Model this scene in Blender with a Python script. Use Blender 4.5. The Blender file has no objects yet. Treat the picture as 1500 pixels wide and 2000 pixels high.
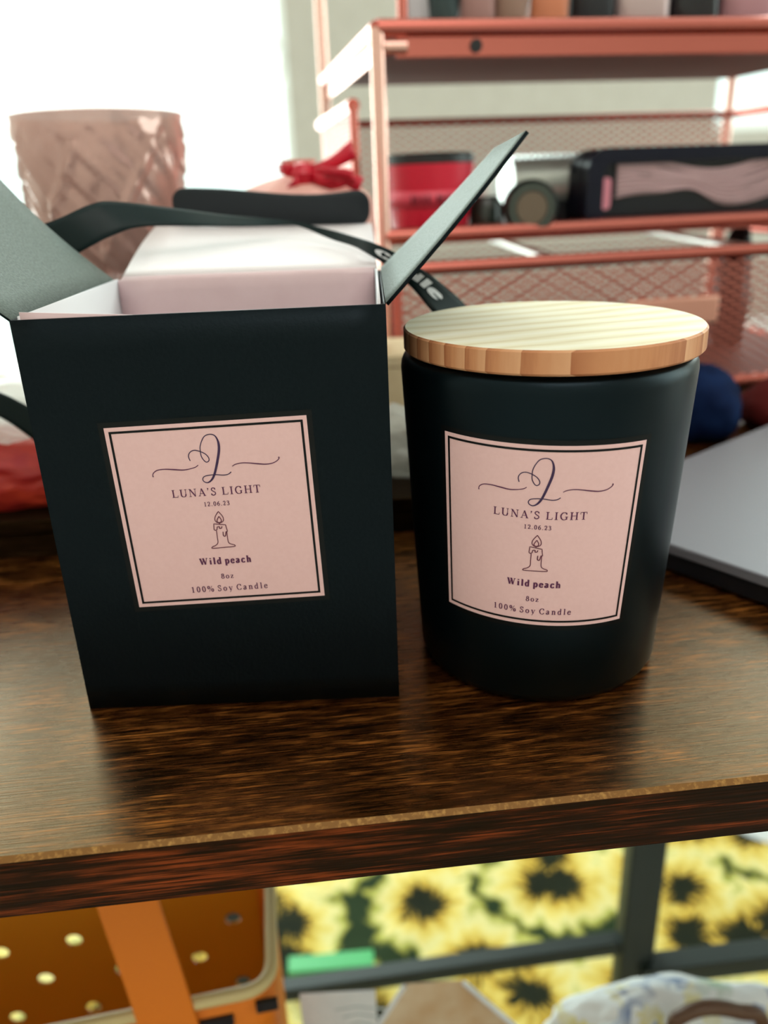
import bpy, bmesh, math, random
from mathutils import Vector, Matrix, noise
R = math.radians
sc = bpy.context.scene
COL = sc.collection
random.seed(7)

# ---------------------------------------------------------------- camera, world, light, exposure
F_PX, PITCH, ROLL, CAM_H = 1576.0, 0.3884, -0.0391, 0.1401
cam_d = bpy.data.cameras.new('camera')
cam = bpy.data.objects.new('camera', cam_d)
COL.objects.link(cam)
cam_d.sensor_fit = 'VERTICAL'
cam_d.sensor_height = 36.0
cam_d.lens = F_PX / 2000.0 * 36.0
cam_d.clip_start = 0.01
cam_d.clip_end = 50
c_, s_ = math.cos(ROLL), math.sin(ROLL)
FW = Vector((0, math.cos(PITCH), -math.sin(PITCH)))
UP = Vector((0, math.sin(PITCH), math.cos(PITCH)))
RT = Vector((1, 0, 0))
R2 = RT * c_ + UP * s_
U2 = UP * c_ - RT * s_
CAM = Vector((0, 0, CAM_H))
cam.matrix_world = Matrix(((R2.x, U2.x, -FW.x, CAM.x), (R2.y, U2.y, -FW.y, CAM.y), (R2.z, U2.z, -FW.z, CAM.z), (0, 0, 0, 1)))
cam_d.dof.use_dof = True
cam_d.dof.focus_distance = 0.208
cam_d.dof.aperture_fstop = 8.5
sc.camera = cam

sc.view_settings.view_transform = 'Standard'
sc.view_settings.look = 'None'
sc.view_settings.gamma = 1.0
sc.view_settings.use_curve_mapping = False
sc.view_settings.exposure = 0.35
sc.cycles.use_denoising = True
sc.cycles.max_bounces = 8
sc.cycles.transparent_max_bounces = 16
sc.cycles.sample_clamp_indirect = 6.0
sc.cycles.caustics_reflective = False
sc.cycles.caustics_refractive = False

world = bpy.data.worlds.new('world')
sc.world = world
world.use_nodes = True
wb = world.node_tree.nodes['Background']
wb.inputs[0].default_value = (0.80, 0.95, 0.92, 1)
wb.inputs[1].default_value = 1.6


def area_light(name, loc, size, sy, radiance, color, rot):
    d = bpy.data.lights.new(name, 'AREA')
    d.shape = 'RECTANGLE'
    d.size, d.size_y = size, sy
    d.energy = radiance * math.pi * size * sy
    d.color = color
    o = bpy.data.objects.new(name, d)
    COL.objects.link(o)
    o.location = loc
    o.rotation_euler = rot
    return o


WALL_Y = 1.70
W1 = (-1.75, -0.145, -0.42, 1.75)      # window beside the goblet: x0, x1, z0, z1
W2 = (0.66, 1.70, 0.205, 1.75)         # window behind the rack
FLOOR_Z, CEIL_Z = -0.72, 1.95
area_light('daylight_window_left', ((W1[0] + W1[1]) / 2, WALL_Y + 0.22, (W1[2] + W1[3]) / 2), W1[1] - W1[0] + .5, W1[3] - W1[2] + .3, 4.6, (0.93, 1.0, 0.98), (R(-90), 0, 0))
area_light('daylight_window_right', ((W2[0] + W2[1]) / 2 + .1, WALL_Y + 0.22, (W2[2] + W2[3]) / 2), W2[1] - W2[0] + .5, W2[3] - W2[2] + .3, 4.5, (0.93, 1.0, 0.98), (R(-90), 0, 0))
W3 = (-0.10, 1.10, 0.02, 1.40)          # window in the right wall: y0, y1, z0, z1
area_light('daylight_window_side', (2.0 + 0.22, (W3[0] + W3[1]) / 2, (W3[2] + W3[3]) / 2), W3[3] - W3[2] + .3, W3[1] - W3[0] + .4, 2.2, (0.93, 1.0, 0.98), (0, R(90), 0))
area_light('ceiling_fill_light', (0.35, -1.02, CEIL_Z - 0.06), 1.3, 1.0, 2.8, (1.0, 0.91, 0.86), (0, 0, 0))  # unseen fill light, added to brighten the labels and front faces


# ---------------------------------------------------------------- pixel helpers (where a sight line meets a plane of the room)
def ray(x, y):
    return FW + R2 * ((x - 750) / F_PX) - U2 * ((y - 1000) / F_PX)


def at(x, y, Y):
    d = ray(x, y)
    return CAM + d * (Y / d.y)


def atz(x, y, z):
    d = ray(x, y)
    return CAM + d * ((z - CAM_H) / d.z)


# ---------------------------------------------------------------- materials
def mat(name, color, rough=0.5, metal=0.0, spec=0.5, **kw):
    m = bpy.data.materials.new(name)
    m.use_nodes = True
    b = m.node_tree.nodes['Principled BSDF']
    b.inputs['Base Color'].default_value = (*color, 1)
    b.inputs['Roughness'].default_value = rough
    b.inputs['Metallic'].default_value = metal
    b.inputs['Specular IOR Level'].default_value = spec
    for k, v in kw.items():
        b.inputs[k.replace('_', ' ')].default_value = v
    return m


def nodes(m):
    nt = m.node_tree
    return nt, nt.nodes, nt.links, nt.nodes['Principled BSDF']


def ramp(N, stops):
    r = N.new('ShaderNodeValToRGB')
    el = r.color_ramp.elements
    while len(el) < len(stops):
        el.new(0.5)
    for e, (p, c) in zip(el, stops):
        e.position = p
        e.color = (*c, 1)
    return r


def coords(N, L, scale, rot=(0, 0, 0), kind='Object'):
    tc = N.new('ShaderNodeTexCoord')
    mp = N.new('ShaderNodeMapping')
    mp.inputs['Scale'].default_value = scale
    mp.inputs['Rotation'].default_value = rot
    L.new(tc.outputs[kind], mp.inputs['Vector'])
    return mp.outputs['Vector']


def tex_noise(N, L, vec, scale, detail=4, rough=0.55):
    n = N.new('ShaderNodeTexNoise')
    n.inputs['Scale'].default_value = scale
    n.inputs['Detail'].default_value = detail
    n.inputs['Roughness'].default_value = rough
    L.new(vec, n.inputs['Vector'])
    return n.outputs['Fac']


def mixc(N, L, fac, a, b, mode='MIX'):
    n = N.new('ShaderNodeMix')
    n.data_type = 'RGBA'
    n.blend_type = mode
    for sock, v in ((n.inputs[0], fac), (n.inputs[6], a), (n.inputs[7], b)):
        if hasattr(v, 'is_linked') or hasattr(v, 'links'):
            L.new(v, sock)
        elif isinstance(v, (int, float)):
            sock.default_value = v
        else:
            sock.default_value = (*v, 1)
    return n.outputs[2]


def mathn(N, L, op, a, b=0.0):
    n = N.new('ShaderNodeMath')
    n.operation = op
    for sock, v in ((n.inputs[0], a), (n.inputs[1], b)):
        if isinstance(v, (int, float)):
            sock.default_value = v
        else:
            L.new(v, sock)
    return n.outputs[0]


def bump(N, L, b, h, strength, dist=0.001):
    n = N.new('ShaderNodeBump')
    n.inputs['Strength'].default_value = strength
    n.inputs['Distance'].default_value = dist
    L.new(h, n.inputs['Height'])
    L.new(n.outputs[0], b.inputs['Normal'])


def wood_dark(name, cols, rough=(0.30, 0.48), spec=0.6, el=1.0):
    m = mat(name, cols[1], 0.4)
    nt, N, L, b = nodes(m)
    fine = tex_noise(N, L, coords(N, L, (65 * el, 1900, 1900)), 1.0, 3, 0.55)
    mid = tex_noise(N, L, coords(N, L, (75 * el, 540, 540)), 1.0, 5, 0.65)
    big = tex_noise(N, L, coords(N, L, (16 * el, 60, 60)), 1.0, 3, 0.5)
    s = mathn(N, L, 'ADD', mathn(N, L, 'MULTIPLY', mid, 0.62), mathn(N, L, 'MULTIPLY', big, 0.38))
    r = ramp(N, [(0.38, cols[0]), (0.51, cols[1]), (0.66, cols[2])])
    L.new(s, r.inputs[0])
    pores = ramp(N, [(0.40, (0.12, 0.10, 0.09)), (0.52, (0.85, 0.85, 0.85)), (0.66, (1.5, 1.45, 1.4))])
    L.new(fine, pores.inputs[0])
    L.new(mixc(N, L, 1.0, r.outputs[0], pores.outputs[0], 'MULTIPLY'), b.inputs['Base Color'])
    rr = N.new('ShaderNodeMapRange')
    rr.inputs[3].default_value, rr.inputs[4].default_value = rough
    L.new(mid, rr.inputs[0])
    L.new(rr.outputs[0], b.inputs['Roughness'])
    b.inputs['Specular Tint'].default_value = (1.0, 0.50, 0.06, 1)
    b.inputs['Specular IOR Level'].default_value = spec
    bump(N, L, b, fine, 0.2, 0.0004)
    return m


def wood_pine(name, cols, per=210.0, side=False):
    m = mat(name, cols[1], 0.55, spec=0.35)
    nt, N, L, b = nodes(m)
    rot = (0, 0, R(-17))
    v = coords(N, L, (1, 1, 0.15), rot)
    sx = N.new('ShaderNodeSeparateXYZ')
    L.new(v, sx.inputs[0])
    warp = tex_noise(N, L, coords(N, L, (14, 60, 8), rot), 1.0, 3)
    y = mathn(N, L, 'ADD', sx.outputs[1], mathn(N, L, 'MULTIPLY', warp, 0.011 if not side else 0.007))
    saw = mathn(N, L, 'FRACT', mathn(N, L, 'MULTIPLY', y, per)) if side else mathn(N, L, 'PINGPONG', mathn(N, L, 'MULTIPLY', y, per), 1.0)
    fine = tex_noise(N, L, coords(N, L, (20, 1400, 60), rot), 1.0, 3)
    f = mathn(N, L, 'ADD', mathn(N, L, 'MULTIPLY', saw, 0.7), mathn(N, L, 'MULTIPLY', fine, 0.45))
    r = ramp(N, [(0.2, cols[0]), (0.62, cols[1]), (1.0, cols[2])])
    L.new(f, r.inputs[0])
    L.new(r.outputs[0], b.inputs['Base Color'])
    bump(N, L, b, fine, 0.12, 0.0003)
    return m


def speckled(name, a, b_, scale, rough=0.5, spec=0.5, metal=0.0, bmp=0.0, lo=0.35, hi=0.65, detail=4):
    m = mat(name, a, rough, metal, spec)
    nt, N, L, b = nodes(m)
    n = tex_noise(N, L, coords(N, L, (1, 1, 1)), scale, detail)
    r = ramp(N, [(lo, a), (hi, b_)])
    L.new(n, r.inputs[0])
    L.new(r.outputs[0], b.inputs['Base Color'])
    if bmp:
        bump(N, L, b, n, bmp, 0.001)
    return m


M = {}
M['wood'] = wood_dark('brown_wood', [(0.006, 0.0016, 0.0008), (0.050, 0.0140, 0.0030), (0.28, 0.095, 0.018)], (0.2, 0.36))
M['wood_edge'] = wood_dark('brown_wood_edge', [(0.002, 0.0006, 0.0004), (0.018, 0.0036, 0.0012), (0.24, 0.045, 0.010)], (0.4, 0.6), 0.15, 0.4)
M['wood_chip_highlight'] = speckled('worn_edge_highlight', (0.20, 0.088, 0.022), (0.46, 0.24, 0.07), 700, 0.55, spec=.15, lo=0.5, hi=0.8)  # worn tan edge, with the bevel highlight put into its colour
M['dark_wood'] = wood_dark('dark_wood', [(0.004, 0.002, 0.0015), (0.012, 0.006, 0.003), (0.03, 0.014, 0.007)], (0.5, 0.7), 0.1)
M['pine'] = wood_pine('pine_top', [(0.88, 0.81, 0.67), (0.83, 0.74, 0.55), (0.70, 0.57, 0.36)])
M['pine_side'] = wood_pine('pine_end_grain_shade', [(0.70, 0.36, 0.19), (0.58, 0.245, 0.11), (0.36, 0.11, 0.04)], 170.0, True)  # end grain, made redder by warm side shade put into the colour
M['black_glass'] = mat('matte_black_glass', (0.001, 0.0025, 0.0032), 0.36, spec=0.22)
M['black_glass'].node_tree.nodes['Principled BSDF'].inputs['Specular Tint'].default_value = (0.55, 0.82, 1.0, 1)
M['black_card'] = speckled('black_card', (0.002, 0.003, 0.004), (0.0035, 0.005, 0.006), 900, 0.4, spec=0.15, bmp=0.1)
M['black_card'].node_tree.nodes['Principled BSDF'].inputs['Specular Tint'].default_value = (0.6, 0.85, 1.0, 1)
M['grey_board'] = speckled('grey_board', (0.09, 0.108, 0.098), (0.155, 0.185, 0.168), 1500, 0.6, spec=0.5, bmp=0.3)
M['white_card'] = mat('white_card', (0.80, 0.76, 0.80), 0.6)
M['pink_card'] = speckled('pink_card', (0.66, 0.46, 0.48), (0.70, 0.50, 0.52), 60, 0.55)
M['lid_card'] = mat('lid_card', (0.80, 0.70, 0.72), 0.55)
M['label_pink'] = speckled('label_pink', (0.82, 0.505, 0.50), (0.84, 0.525, 0.52), 900, 0.5, spec=0.4)
M['label_black'] = mat('label_black', (0.0025, 0.0028, 0.003), 0.35, spec=0.2)
M['ink'] = mat('ink', (0.10, 0.010, 0.06), 0.5)
M['ink_purple'] = mat('ink_purple', (0.035, 0.006, 0.055), 0.45)
M['ink_red'] = mat('ink_red', (0.14, 0.025, 0.05), 0.5)
M['ribbon'] = mat('black_ribbon', (0.002, 0.010, 0.011), 0.4, spec=0.2)
M['ribbon_print'] = mat('ribbon_print', (0.75, 0.75, 0.78), 0.5)
M['rose'] = mat('rose_gold', (0.60, 0.17, 0.135), 0.27, 0.9)
M['rose_highlight'] = mat('rose_gold_highlight', (0.88, 0.52, 0.44), 0.25, 0.85)  # rose gold with window highlights put into a paler colour
M['rose_mesh'] = mat('rose_mesh', (0.62, 0.20, 0.16), 0.4, 0.75)
M['rose_tray'] = mat('rose_tray', (0.19, 0.075, 0.065), 0.6, 0.0, 0.1)
M['silver'] = mat('silver_case', (0.19, 0.178, 0.205), 0.5, 0.1)
M['black'] = mat('black_plastic', (0.006, 0.007, 0.010), 0.4)
M['dark_metal'] = mat('dark_metal', (0.008, 0.016, 0.012), 0.5)
M['plaster'] = speckled('plaster', (0.60, 0.555, 0.50), (0.63, 0.585, 0.53), 30, 0.9, spec=0.1)
M['ceil'] = mat('ceiling_white', (0.8, 0.79, 0.77), 0.9, spec=0.1)
M['floor'] = speckled('pale_floor', (0.55, 0.55, 0.54), (0.66, 0.66, 0.66), 6, 0.6)
M['frame_white'] = mat('window_white', (0.85, 0.87, 0.86), 0.4)


def thin_glass(name, tint=(0.96, 1, 0.98)):
    m = bpy.data.materials.new(name)
    m.use_nodes = True
    nt = m.node_tree
    N, L = nt.nodes, nt.links
    N.remove(N['Principled BSDF'])
    t = N.new('ShaderNodeBsdfTransparent')
    t.inputs[0].default_value = (*tint, 1)
    g = N.new('ShaderNodeBsdfGlossy')
    g.inputs['Roughness'].default_value = 0.03
    x = N.new('ShaderNodeMixShader')
    x.inputs[0].default_value = 0.03
    L.new(t.outputs[0], x.inputs[1])
    L.new(g.outputs[0], x.inputs[2])
    L.new(x.outputs[0], N['Material Output'].inputs[0])
    return m


def film(name, col, a):
    m = mat(name, col, 0.18, spec=0.6)
    nt, N, L, b = nodes(m)
    out = N['Material Output']
    tr_ = N.new('ShaderNodeBsdfTransparent')
    tl = N.new('ShaderNodeBsdfTranslucent')
    tl.inputs[0].default_value = (*col, 1)
    m1 = N.new('ShaderNodeMixShader')
    m1.inputs[0].default_value = .4
    L.new(b.outputs[0], m1.inputs[1])
    L.new(tl.outputs[0], m1.inputs[2])
    m2 = N.new('ShaderNodeMixShader')
    m2.inputs[0].default_value = a
    L.new(tr_.outputs[0], m2.inputs[1])
    L.new(m1.outputs[0], m2.inputs[2])
    L.new(m2.outputs[0], out.inputs[0])
    return m


M['pane'] = thin_glass('window_glass')
M['clear'] = thin_glass('clear_film')


# ---------------------------------------------------------------- mesh builder
class MB:
    def __init__(s):
        s.v, s.f, s.m = [], [], []

    def add(s, verts, faces, mi=0):
        o = len(s.v)
        s.v += [tuple(v) for v in verts]
        s.f += [tuple(o + i for i in f) for f in faces]
        s.m += [mi] * len(faces)
        return s

    def box(s, x0, x1, y0, y1, z0, z1, mi=0, T=None):
        v = [Vector((x, y, z)) for z in (z0, z1) for y in (y0, y1) for x in (x0, x1)]
        if T:
            v = [T @ p for p in v]
        return s.add(v, [(0, 2, 3, 1), (4, 5, 7, 6), (0, 1, 5, 4), (2, 6, 7, 3), (0, 4, 6, 2), (1, 3, 7, 5)], mi)

    def tube(s, pts, r, n=10, mi=0, closed=False, cap=True):
        pts = [Vector(p) for p in pts]
        rs = r if isinstance(r, (list, tuple)) else [r] * len(pts)
        rings, nrm = [], None
        for i, p in enumerate(pts):
            a = pts[i - 1] if (i or closed) else p
            b = pts[(i + 1) % len(pts)] if (i < len(pts) - 1 or closed) else p
            t = (b - a).normalized()
            if nrm is None:
                nrm = t.orthogonal().normalized()
            nrm = (nrm - t * nrm.dot(t))
            nrm = nrm.normalized() if nrm.length > 1e-6 else t.orthogonal().normalized()
            bn = t.cross(nrm)
            rings.append([p + (nrm * math.cos(2 * math.pi * k / n) + bn * math.sin(2 * math.pi * k / n)) * rs[i] for k in range(n)])
        V = [q for ring in rings for q in ring]
        Fc = []
        m_ = len(rings)
        for i in range(m_ if closed else m_ - 1):
            j = (i + 1) % m_
            for k in range(n):
                Fc.append((i * n + k, i * n + (k + 1) % n, j * n + (k + 1) % n, j * n + k))
        if cap and not closed:
            Fc.append(tuple(range(n - 1, -1, -1)))
            Fc.append(tuple((m_ - 1) * n + k for k in range(n)))
        return s.add(V, Fc, mi)

    def lathe(s, prof, c=(0, 0, 0), n=64, mi=0, fn=None, axis='Z'):
        V, Fc = [], []
        for i, (r, z) in enumerate(prof):
            for k in range(n):
                a = 2 * math.pi * k / n
                rr = max(r, 1e-5)
                if fn:
                    rr = fn(rr, a, z)
                p = (rr * math.cos(a), rr * math.sin(a), z)
                if axis == 'Y':
                    p = (p[0], -p[2], p[1])
                elif axis == 'X':
                    p = (p[2], p[0], p[1])
                V.append((p[0] + c[0], p[1] + c[1], p[2] + c[2]))
        for i in range(len(prof) - 1):
            mm = mi[i] if isinstance(mi, list) else mi
            s.add([], [], 0)
            for k in range(n):
                Fc.append(((i * n + k, i * n + (k + 1) % n, (i + 1) * n + (k + 1) % n, (i + 1) * n + k), mm))
        o = len(s.v)
        s.v += V
        for f, mm in Fc:
            s.f.append(tuple(o + q for q in f))
            s.m.append(mm)
        return s

    def grid(s, fn, nu, nv, mi=0):
        V = [fn(i / nu, j / nv) for j in range(nv + 1) for i in range(nu + 1)]
        return s.add(V, [(j * (nu + 1) + i, j * (nu + 1) + i + 1, (j + 1) * (nu + 1) + i + 1, (j + 1) * (nu + 1) + i) for j in range(nv) for i in range(nu)], mi)

    def prism(s, poly, fn0, fn1, mi=0):
        n = len(poly)
        V = [fn0(*p) for p in poly] + [fn1(*p) for p in poly]
        return s.add(V, [tuple(range(n - 1, -1, -1)), tuple(range(n, 2 * n))] + [(i, (i + 1) % n, n + (i + 1) % n, n + i) for i in range(n)], mi)

    def build(s, name, mats, parent=None, bevel=0, smooth=True, solid=0, seg=2, offset=0.0, weld=False):
        me = bpy.data.meshes.new(name)
        me.from_pydata(s.v, [], s.f)
        for m in (mats if isinstance(mats, (list, tuple)) else [mats]):
            me.materials.append(m)
        for p, mi in zip(me.polygons, s.m):
            p.material_index = mi
            p.use_smooth = smooth
        bm = bmesh.new()
        bm.from_mesh(me)
        if weld:
            bmesh.ops.remove_doubles(bm, verts=bm.verts, dist=1e-6)
        if not solid:
            bmesh.ops.recalc_face_normals(bm, faces=bm.faces)
        bm.to_mesh(me)
        bm.free()
        o = bpy.data.objects.new(name, me)
        COL.objects.link(o)
        if parent:
            o.parent = parent
        if solid:
            q = o.modifiers.new('s', 'SOLIDIFY')
            q.thickness = solid
            q.offset = offset
        if bevel:
            q = o.modifiers.new('b', 'BEVEL')
            q.width = bevel
            q.segments = seg
            q.limit_method = 'ANGLE'
            q.angle_limit = R(40)
        if smooth:
            try:
                me.set_sharp_from_angle(angle=R(40))
            except Exception:
                pass
        return o


def tag(o, label, cat, group=None, kind=None):
    if label:
        o['label'] = label
    if cat:
        o['category'] = cat
    if group:
        o['group'] = group
    if kind:
        o['kind'] = kind
    return o


def thing(name, label, cat, loc=(0, 0, 0), rz=0, group=None):
    o = bpy.data.objects.new(name, None)
    COL.objects.link(o)
    o.empty_display_size = 0.02
    o.location = loc
    o.rotation_euler = (0, 0, rz)
    return tag(o, label, cat, group)


def catmull(P, n=8, closed=False):
    P = [Vector(p) for p in P]
    out = []
    m = len(P)
    for i in range(m if closed else m - 1):
        p1, p2 = P[i], P[(i + 1) % m]
        p0 = P[i - 1] if (i or closed) else p1 * 2 - p2
        p3 = P[(i + 2) % m] if (i < m - 2 or closed) else p2 * 2 - p1
        for k in range(n):
            t = k / n
            out.append(0.5 * (2 * p1 + (p2 - p0) * t + (2 * p0 - 5 * p1 + 4 * p2 - p3) * t * t + (3 * p1 - p0 - 3 * p2 + p3) * t ** 3))
    out.append(P[0] if closed else P[-1])
    return out


def lerp_list(ws, n):
    out = []
    for i in range(n):
        t = i / max(n - 1, 1) * (len(ws) - 1)
        k = min(int(t), len(ws) - 2)
        out.append(ws[k] + (ws[k + 1] - ws[k]) * (t - k))
    return out


# ---------------------------------------------------------------- lettering: pen strokes of a serif face, as flat outlines
def stroke_quads(pts, w):
    """pts: 2-D points, w: list of widths -> (verts, faces) of a flat band"""
    V, Fc = [], []
    n = len(pts)
    for i in range(n):
        a, b = pts[max(i - 1, 0)], pts[min(i + 1, n - 1)]
        t = Vector((b[0] - a[0], b[1] - a[1]))
        t = t.normalized() if t.length > 1e-9 else Vector((1, 0))
        q = Vector((-t.y, t.x)) * (w[i] / 2)
        p = Vector((pts[i][0], pts[i][1]))
        V += [p + q, p - q]
    for i in range(n - 1):
        Fc.append((2 * i, 2 * i + 1, 2 * i + 3, 2 * i + 2))
    return V, Fc


def ell(cx, cy, rx, ry, a0=0, a1=360, n=9):
    return [(cx + rx * math.cos(R(a0 + (a1 - a0) * i / (n - 1))), cy + ry * math.sin(R(a0 + (a1 - a0) * i / (n - 1)))) for i in range(n)]


# stroke kinds: T thick line, t thin line, a curve whose weight follows the pen (thick when upright), m curve of middle weight, s serif
GL = {
    'L': (.80, [('T', [(.2, 0), (.2, 1)]), ('s', [(.03, .975), (.40, .975)]), ('s', [(.03, .03), (.72, .03)]), ('t', [(.71, .01), (.76, .28)])]),
    'U': (.96, [('T', [(.2, 1), (.2, .38)]), ('a', [(.2, .4), (.22, .2), (.34, .06), (.5, .03), (.66, .08), (.75, .22), (.77, .4)]), ('t', [(.77, .38), (.77, 1)]), ('s', [(.03, .975), (.38, .975)]), ('s', [(.64, .975), (.91, .975)])]),
    'N': (1.0, [('t', [(.18, 0), (.18, 1)]), ('T', [(.2, .98), (.80, .02)]), ('t', [(.81, 0), (.81, 1)]), ('s', [(.04, .03), (.33, .03)]), ('s', [(.66, .975), (.95, .975)]), ('s', [(.02, .975), (.24, .975)])]),
    'A': (.92, [('t', [(.14, 0), (.45, .98)]), ('T', [(.44, .99), (.80, .02)]), ('t', [(.24, .34), (.66, .34)]), ('s', [(.01, .03), (.28, .03)]), ('s', [(.62, .03), (.94, .03)])]),
    "'": (.30, [('T', [(.16, 1), (.15, .86)]), ('t', [(.19, .9), (.1, .7)])]),
    'S': (.68, [('m', [(.57, .76), (.50, .92), (.34, .98), (.16, .90), (.13, .74), (.25, .59), (.42, .48), (.56, .36), (.57, .19), (.44, .05), (.28, .02), (.14, .09), (.08, .26)]), ('t', [(.57, .72), (.57, .98)]), ('t', [(.08, .02), (.08, .28)])]),
    'I': (.46, [('T', [(.23, 0), (.23, 1)]), ('s', [(.05, .975), (.41, .975)]), ('s', [(.05, .03), (.41, .03)])]),
    'G': (1.0, [('a', [(.79, .74), (.70, .91), (.50, .98), (.28, .88), (.14, .66), (.12, .45), (.20, .20), (.36, .05), (.55, .02), (.72, .08), (.80, .14)]), ('T', [(.79, .05), (.79, .42)]), ('s', [(.62, .41), (.95, .41)]), ('t', [(.79, .70), (.79, .97)])]),
    'H': (1.02, [('T', [(.2, 0), (.2, 1)]), ('T', [(.80, 0), (.80, 1)]), ('t', [(.2, .52), (.8, .52)])] + [('s', [(x, y), (x + .36, y)]) for x in (.02, .62) for y in (.03, .975)]),
    'T': (.84, [('T', [(.42, 0), (.42, 1)]), ('s', [(.05, .97), (.79, .97)]), ('t', [(.06, .98), (.04, .72)]), ('t', [(.78, .98), (.80, .72)]), ('s', [(.23, .03), (.61, .03)])]),
    'C': (.88, [('a', [(.77, .72), (.68, .91), (.49, .98), (.28, .88), (.14, .66), (.12, .45), (.20, .20), (.36, .05), (.55, .02), (.70, .08), (.80, .24)]), ('t', [(.77, .68), (.77, .97)])]),
    'W': (1.32, [('T', [(.16, .98), (.42, .03)]), ('t', [(.42, .03), (.66, .95)]), ('T', [(.62, .98), (.90, .03)]), ('t', [(.90, .03), (1.15, .98)]), ('s', [(.0, .975), (.32, .975)]), ('s', [(.48, .975), (.78, .975)]), ('s', [(1.02, .975), (1.3, .975)])]),
    '0': (.66, [('a', ell(.33, .5, .22, .47, 90, 450, 13))]),
    '1': (.66, [('T', [(.34, 0), (.34, .98)]), ('t', [(.14, .84), (.36, .97)]), ('s', [(.14, .025), (.54, .025)])]),
    '2': (.66, [('a', [(.10, .72), (.16, .90), (.31, .97), (.47, .88), (.50, .70), (.42, .48), (.26, .26), (.09, .06)]), ('m', [(.08, .05), (.3, .06), (.53, .06)]), ('t', [(.53, .03), (.57, .22)])]),
    '3': (.66, [('a', [(.10, .80), (.20, .94), (.34, .96), (.46, .84), (.44, .66), (.26, .54), (.44, .46), (.53, .30), (.48, .12), (.32, .02), (.18, .04), (.09, .14)])]),
    '6': (.66, [('a', [(.53, .97), (.34, .86), (.18, .66), (.11, .40), (.14, .16), (.30, .02), (.46, .08), (.54, .28), (.48, .50), (.34, .58), (.20, .50), (.12, .34)])]),
    '8': (.66, [('a', ell(.33, .74, .17, .22, 90, 450, 11)), ('a', ell(.33, .27, .22, .25, 90, 450, 11))]),
    '.': (.34, [('T', [(.16, 0), (.16, .14)])]),
    '%': (1.1, [('a', ell(.24, .72, .15, .25, 90, 450, 11)), ('a', ell(.86, .25, .15, .25, 90, 450, 11)), ('t', [(.28, .0), (.82, 1.0)])]),
    'i': (.40, [('T', [(.2, 0), (.2, .66)]), ('T', [(.2, .84), (.2, .98)]), ('s', [(.05, .03), (.35, .03)]), ('s', [(.05, .64), (.2, .64)])]),
    'l': (.40, [('T', [(.2, 0), (.2, 1.04)]), ('s', [(.05, .03), (.35, .03)]), ('s', [(.05, 1.02), (.2, 1.02)])]),
    'd': (.70, [('a', [(.48, .55), (.36, .65), (.22, .62), (.11, .45), (.10, .25), (.20, .05), (.34, .02), (.47, .12)]), ('T', [(.50, 0), (.50, 1.04)]), ('s', [(.37, 1.02), (.5, 1.02)]), ('s', [(.5, .03), (.64, .03)])]),
    'p': (.70, [('a', [(.20, .52), (.32, .65), (.46, .62), (.57, .45), (.58, .25), (.48, .05), (.34, .01), (.20, .12)]), ('T', [(.18, -.30), (.18, .66)]), ('s', [(.03, .64), (.18, .64)]), ('s', [(.04, -.28), (.34, -.28)])]),
    'e': (.62, [('a', [(.12, .38), (.50, .40), (.46, .58), (.32, .66), (.18, .58), (.10, .38), (.13, .16), (.28, .02), (.42, .05), (.54, .18)])]),
    'a': (.64, [('a', [(.12, .52), (.20, .64), (.34, .65), (.44, .54), (.44, .40)]), ('T', [(.44, .5), (.44, .08)]), ('a', [(.44, .40), (.26, .34), (.10, .22), (.12, .06), (.24, .01), (.36, .08), (.44, .18)]), ('t', [(.44, .08), (.58, .06)])]),
    'c': (.60, [('a', [(.49, .50), (.42, .63), (.30, .66), (.17, .56), (.10, .36), (.14, .14), (.28, .02), (.42, .05), (.52, .18)])]),
    'h': (.74, [('T', [(.18, 0), (.18, 1.04)]), ('a', [(.20, .50), (.32, .64), (.44, .64), (.54, .52), (.55, .38)]), ('T', [(.55, .42), (.55, 0)]), ('s', [(.03, .03), (.33, .03)]), ('s', [(.41, .03), (.70, .03)]), ('s', [(.03, 1.02), (.18, 1.02)])]),
    'n': (.74, [('T', [(.18, 0), (.18, .66)]), ('a', [(.20, .50), (.32, .64), (.44, .64), (.54, .52), (.55, .38)]), ('T', [(.55, .42), (.55, 0)]), ('s', [(.03, .03), (.33, .03)]), ('s', [(.41, .03), (.70, .03)]), ('s', [(.03, .64), (.18, .64)])]),
    'o': (.68, [('a', ell(.34, .33, .23, .31, 90, 450, 12))]),
    'z': (.60, [('t', [(.09, .50), (.11, .63)]), ('s', [(.09, .63), (.52, .63)]), ('T', [(.49, .63), (.11, .03)]), ('s', [(.08, .03), (.53, .03)]), ('t', [(.53, .02), (.55, .18)])]),
    'y': (.70, [('T', [(.14, .65), (.36, .03)]), ('t', [(.60, .65), (.36, .0), (.26, -.22), (.12, -.28)]), ('s', [(.02, .64), (.30, .64)]), ('s', [(.48, .64), (.70, .64)])]),
    ' ': (.36, []), '_': (.10, []),
}


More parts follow.
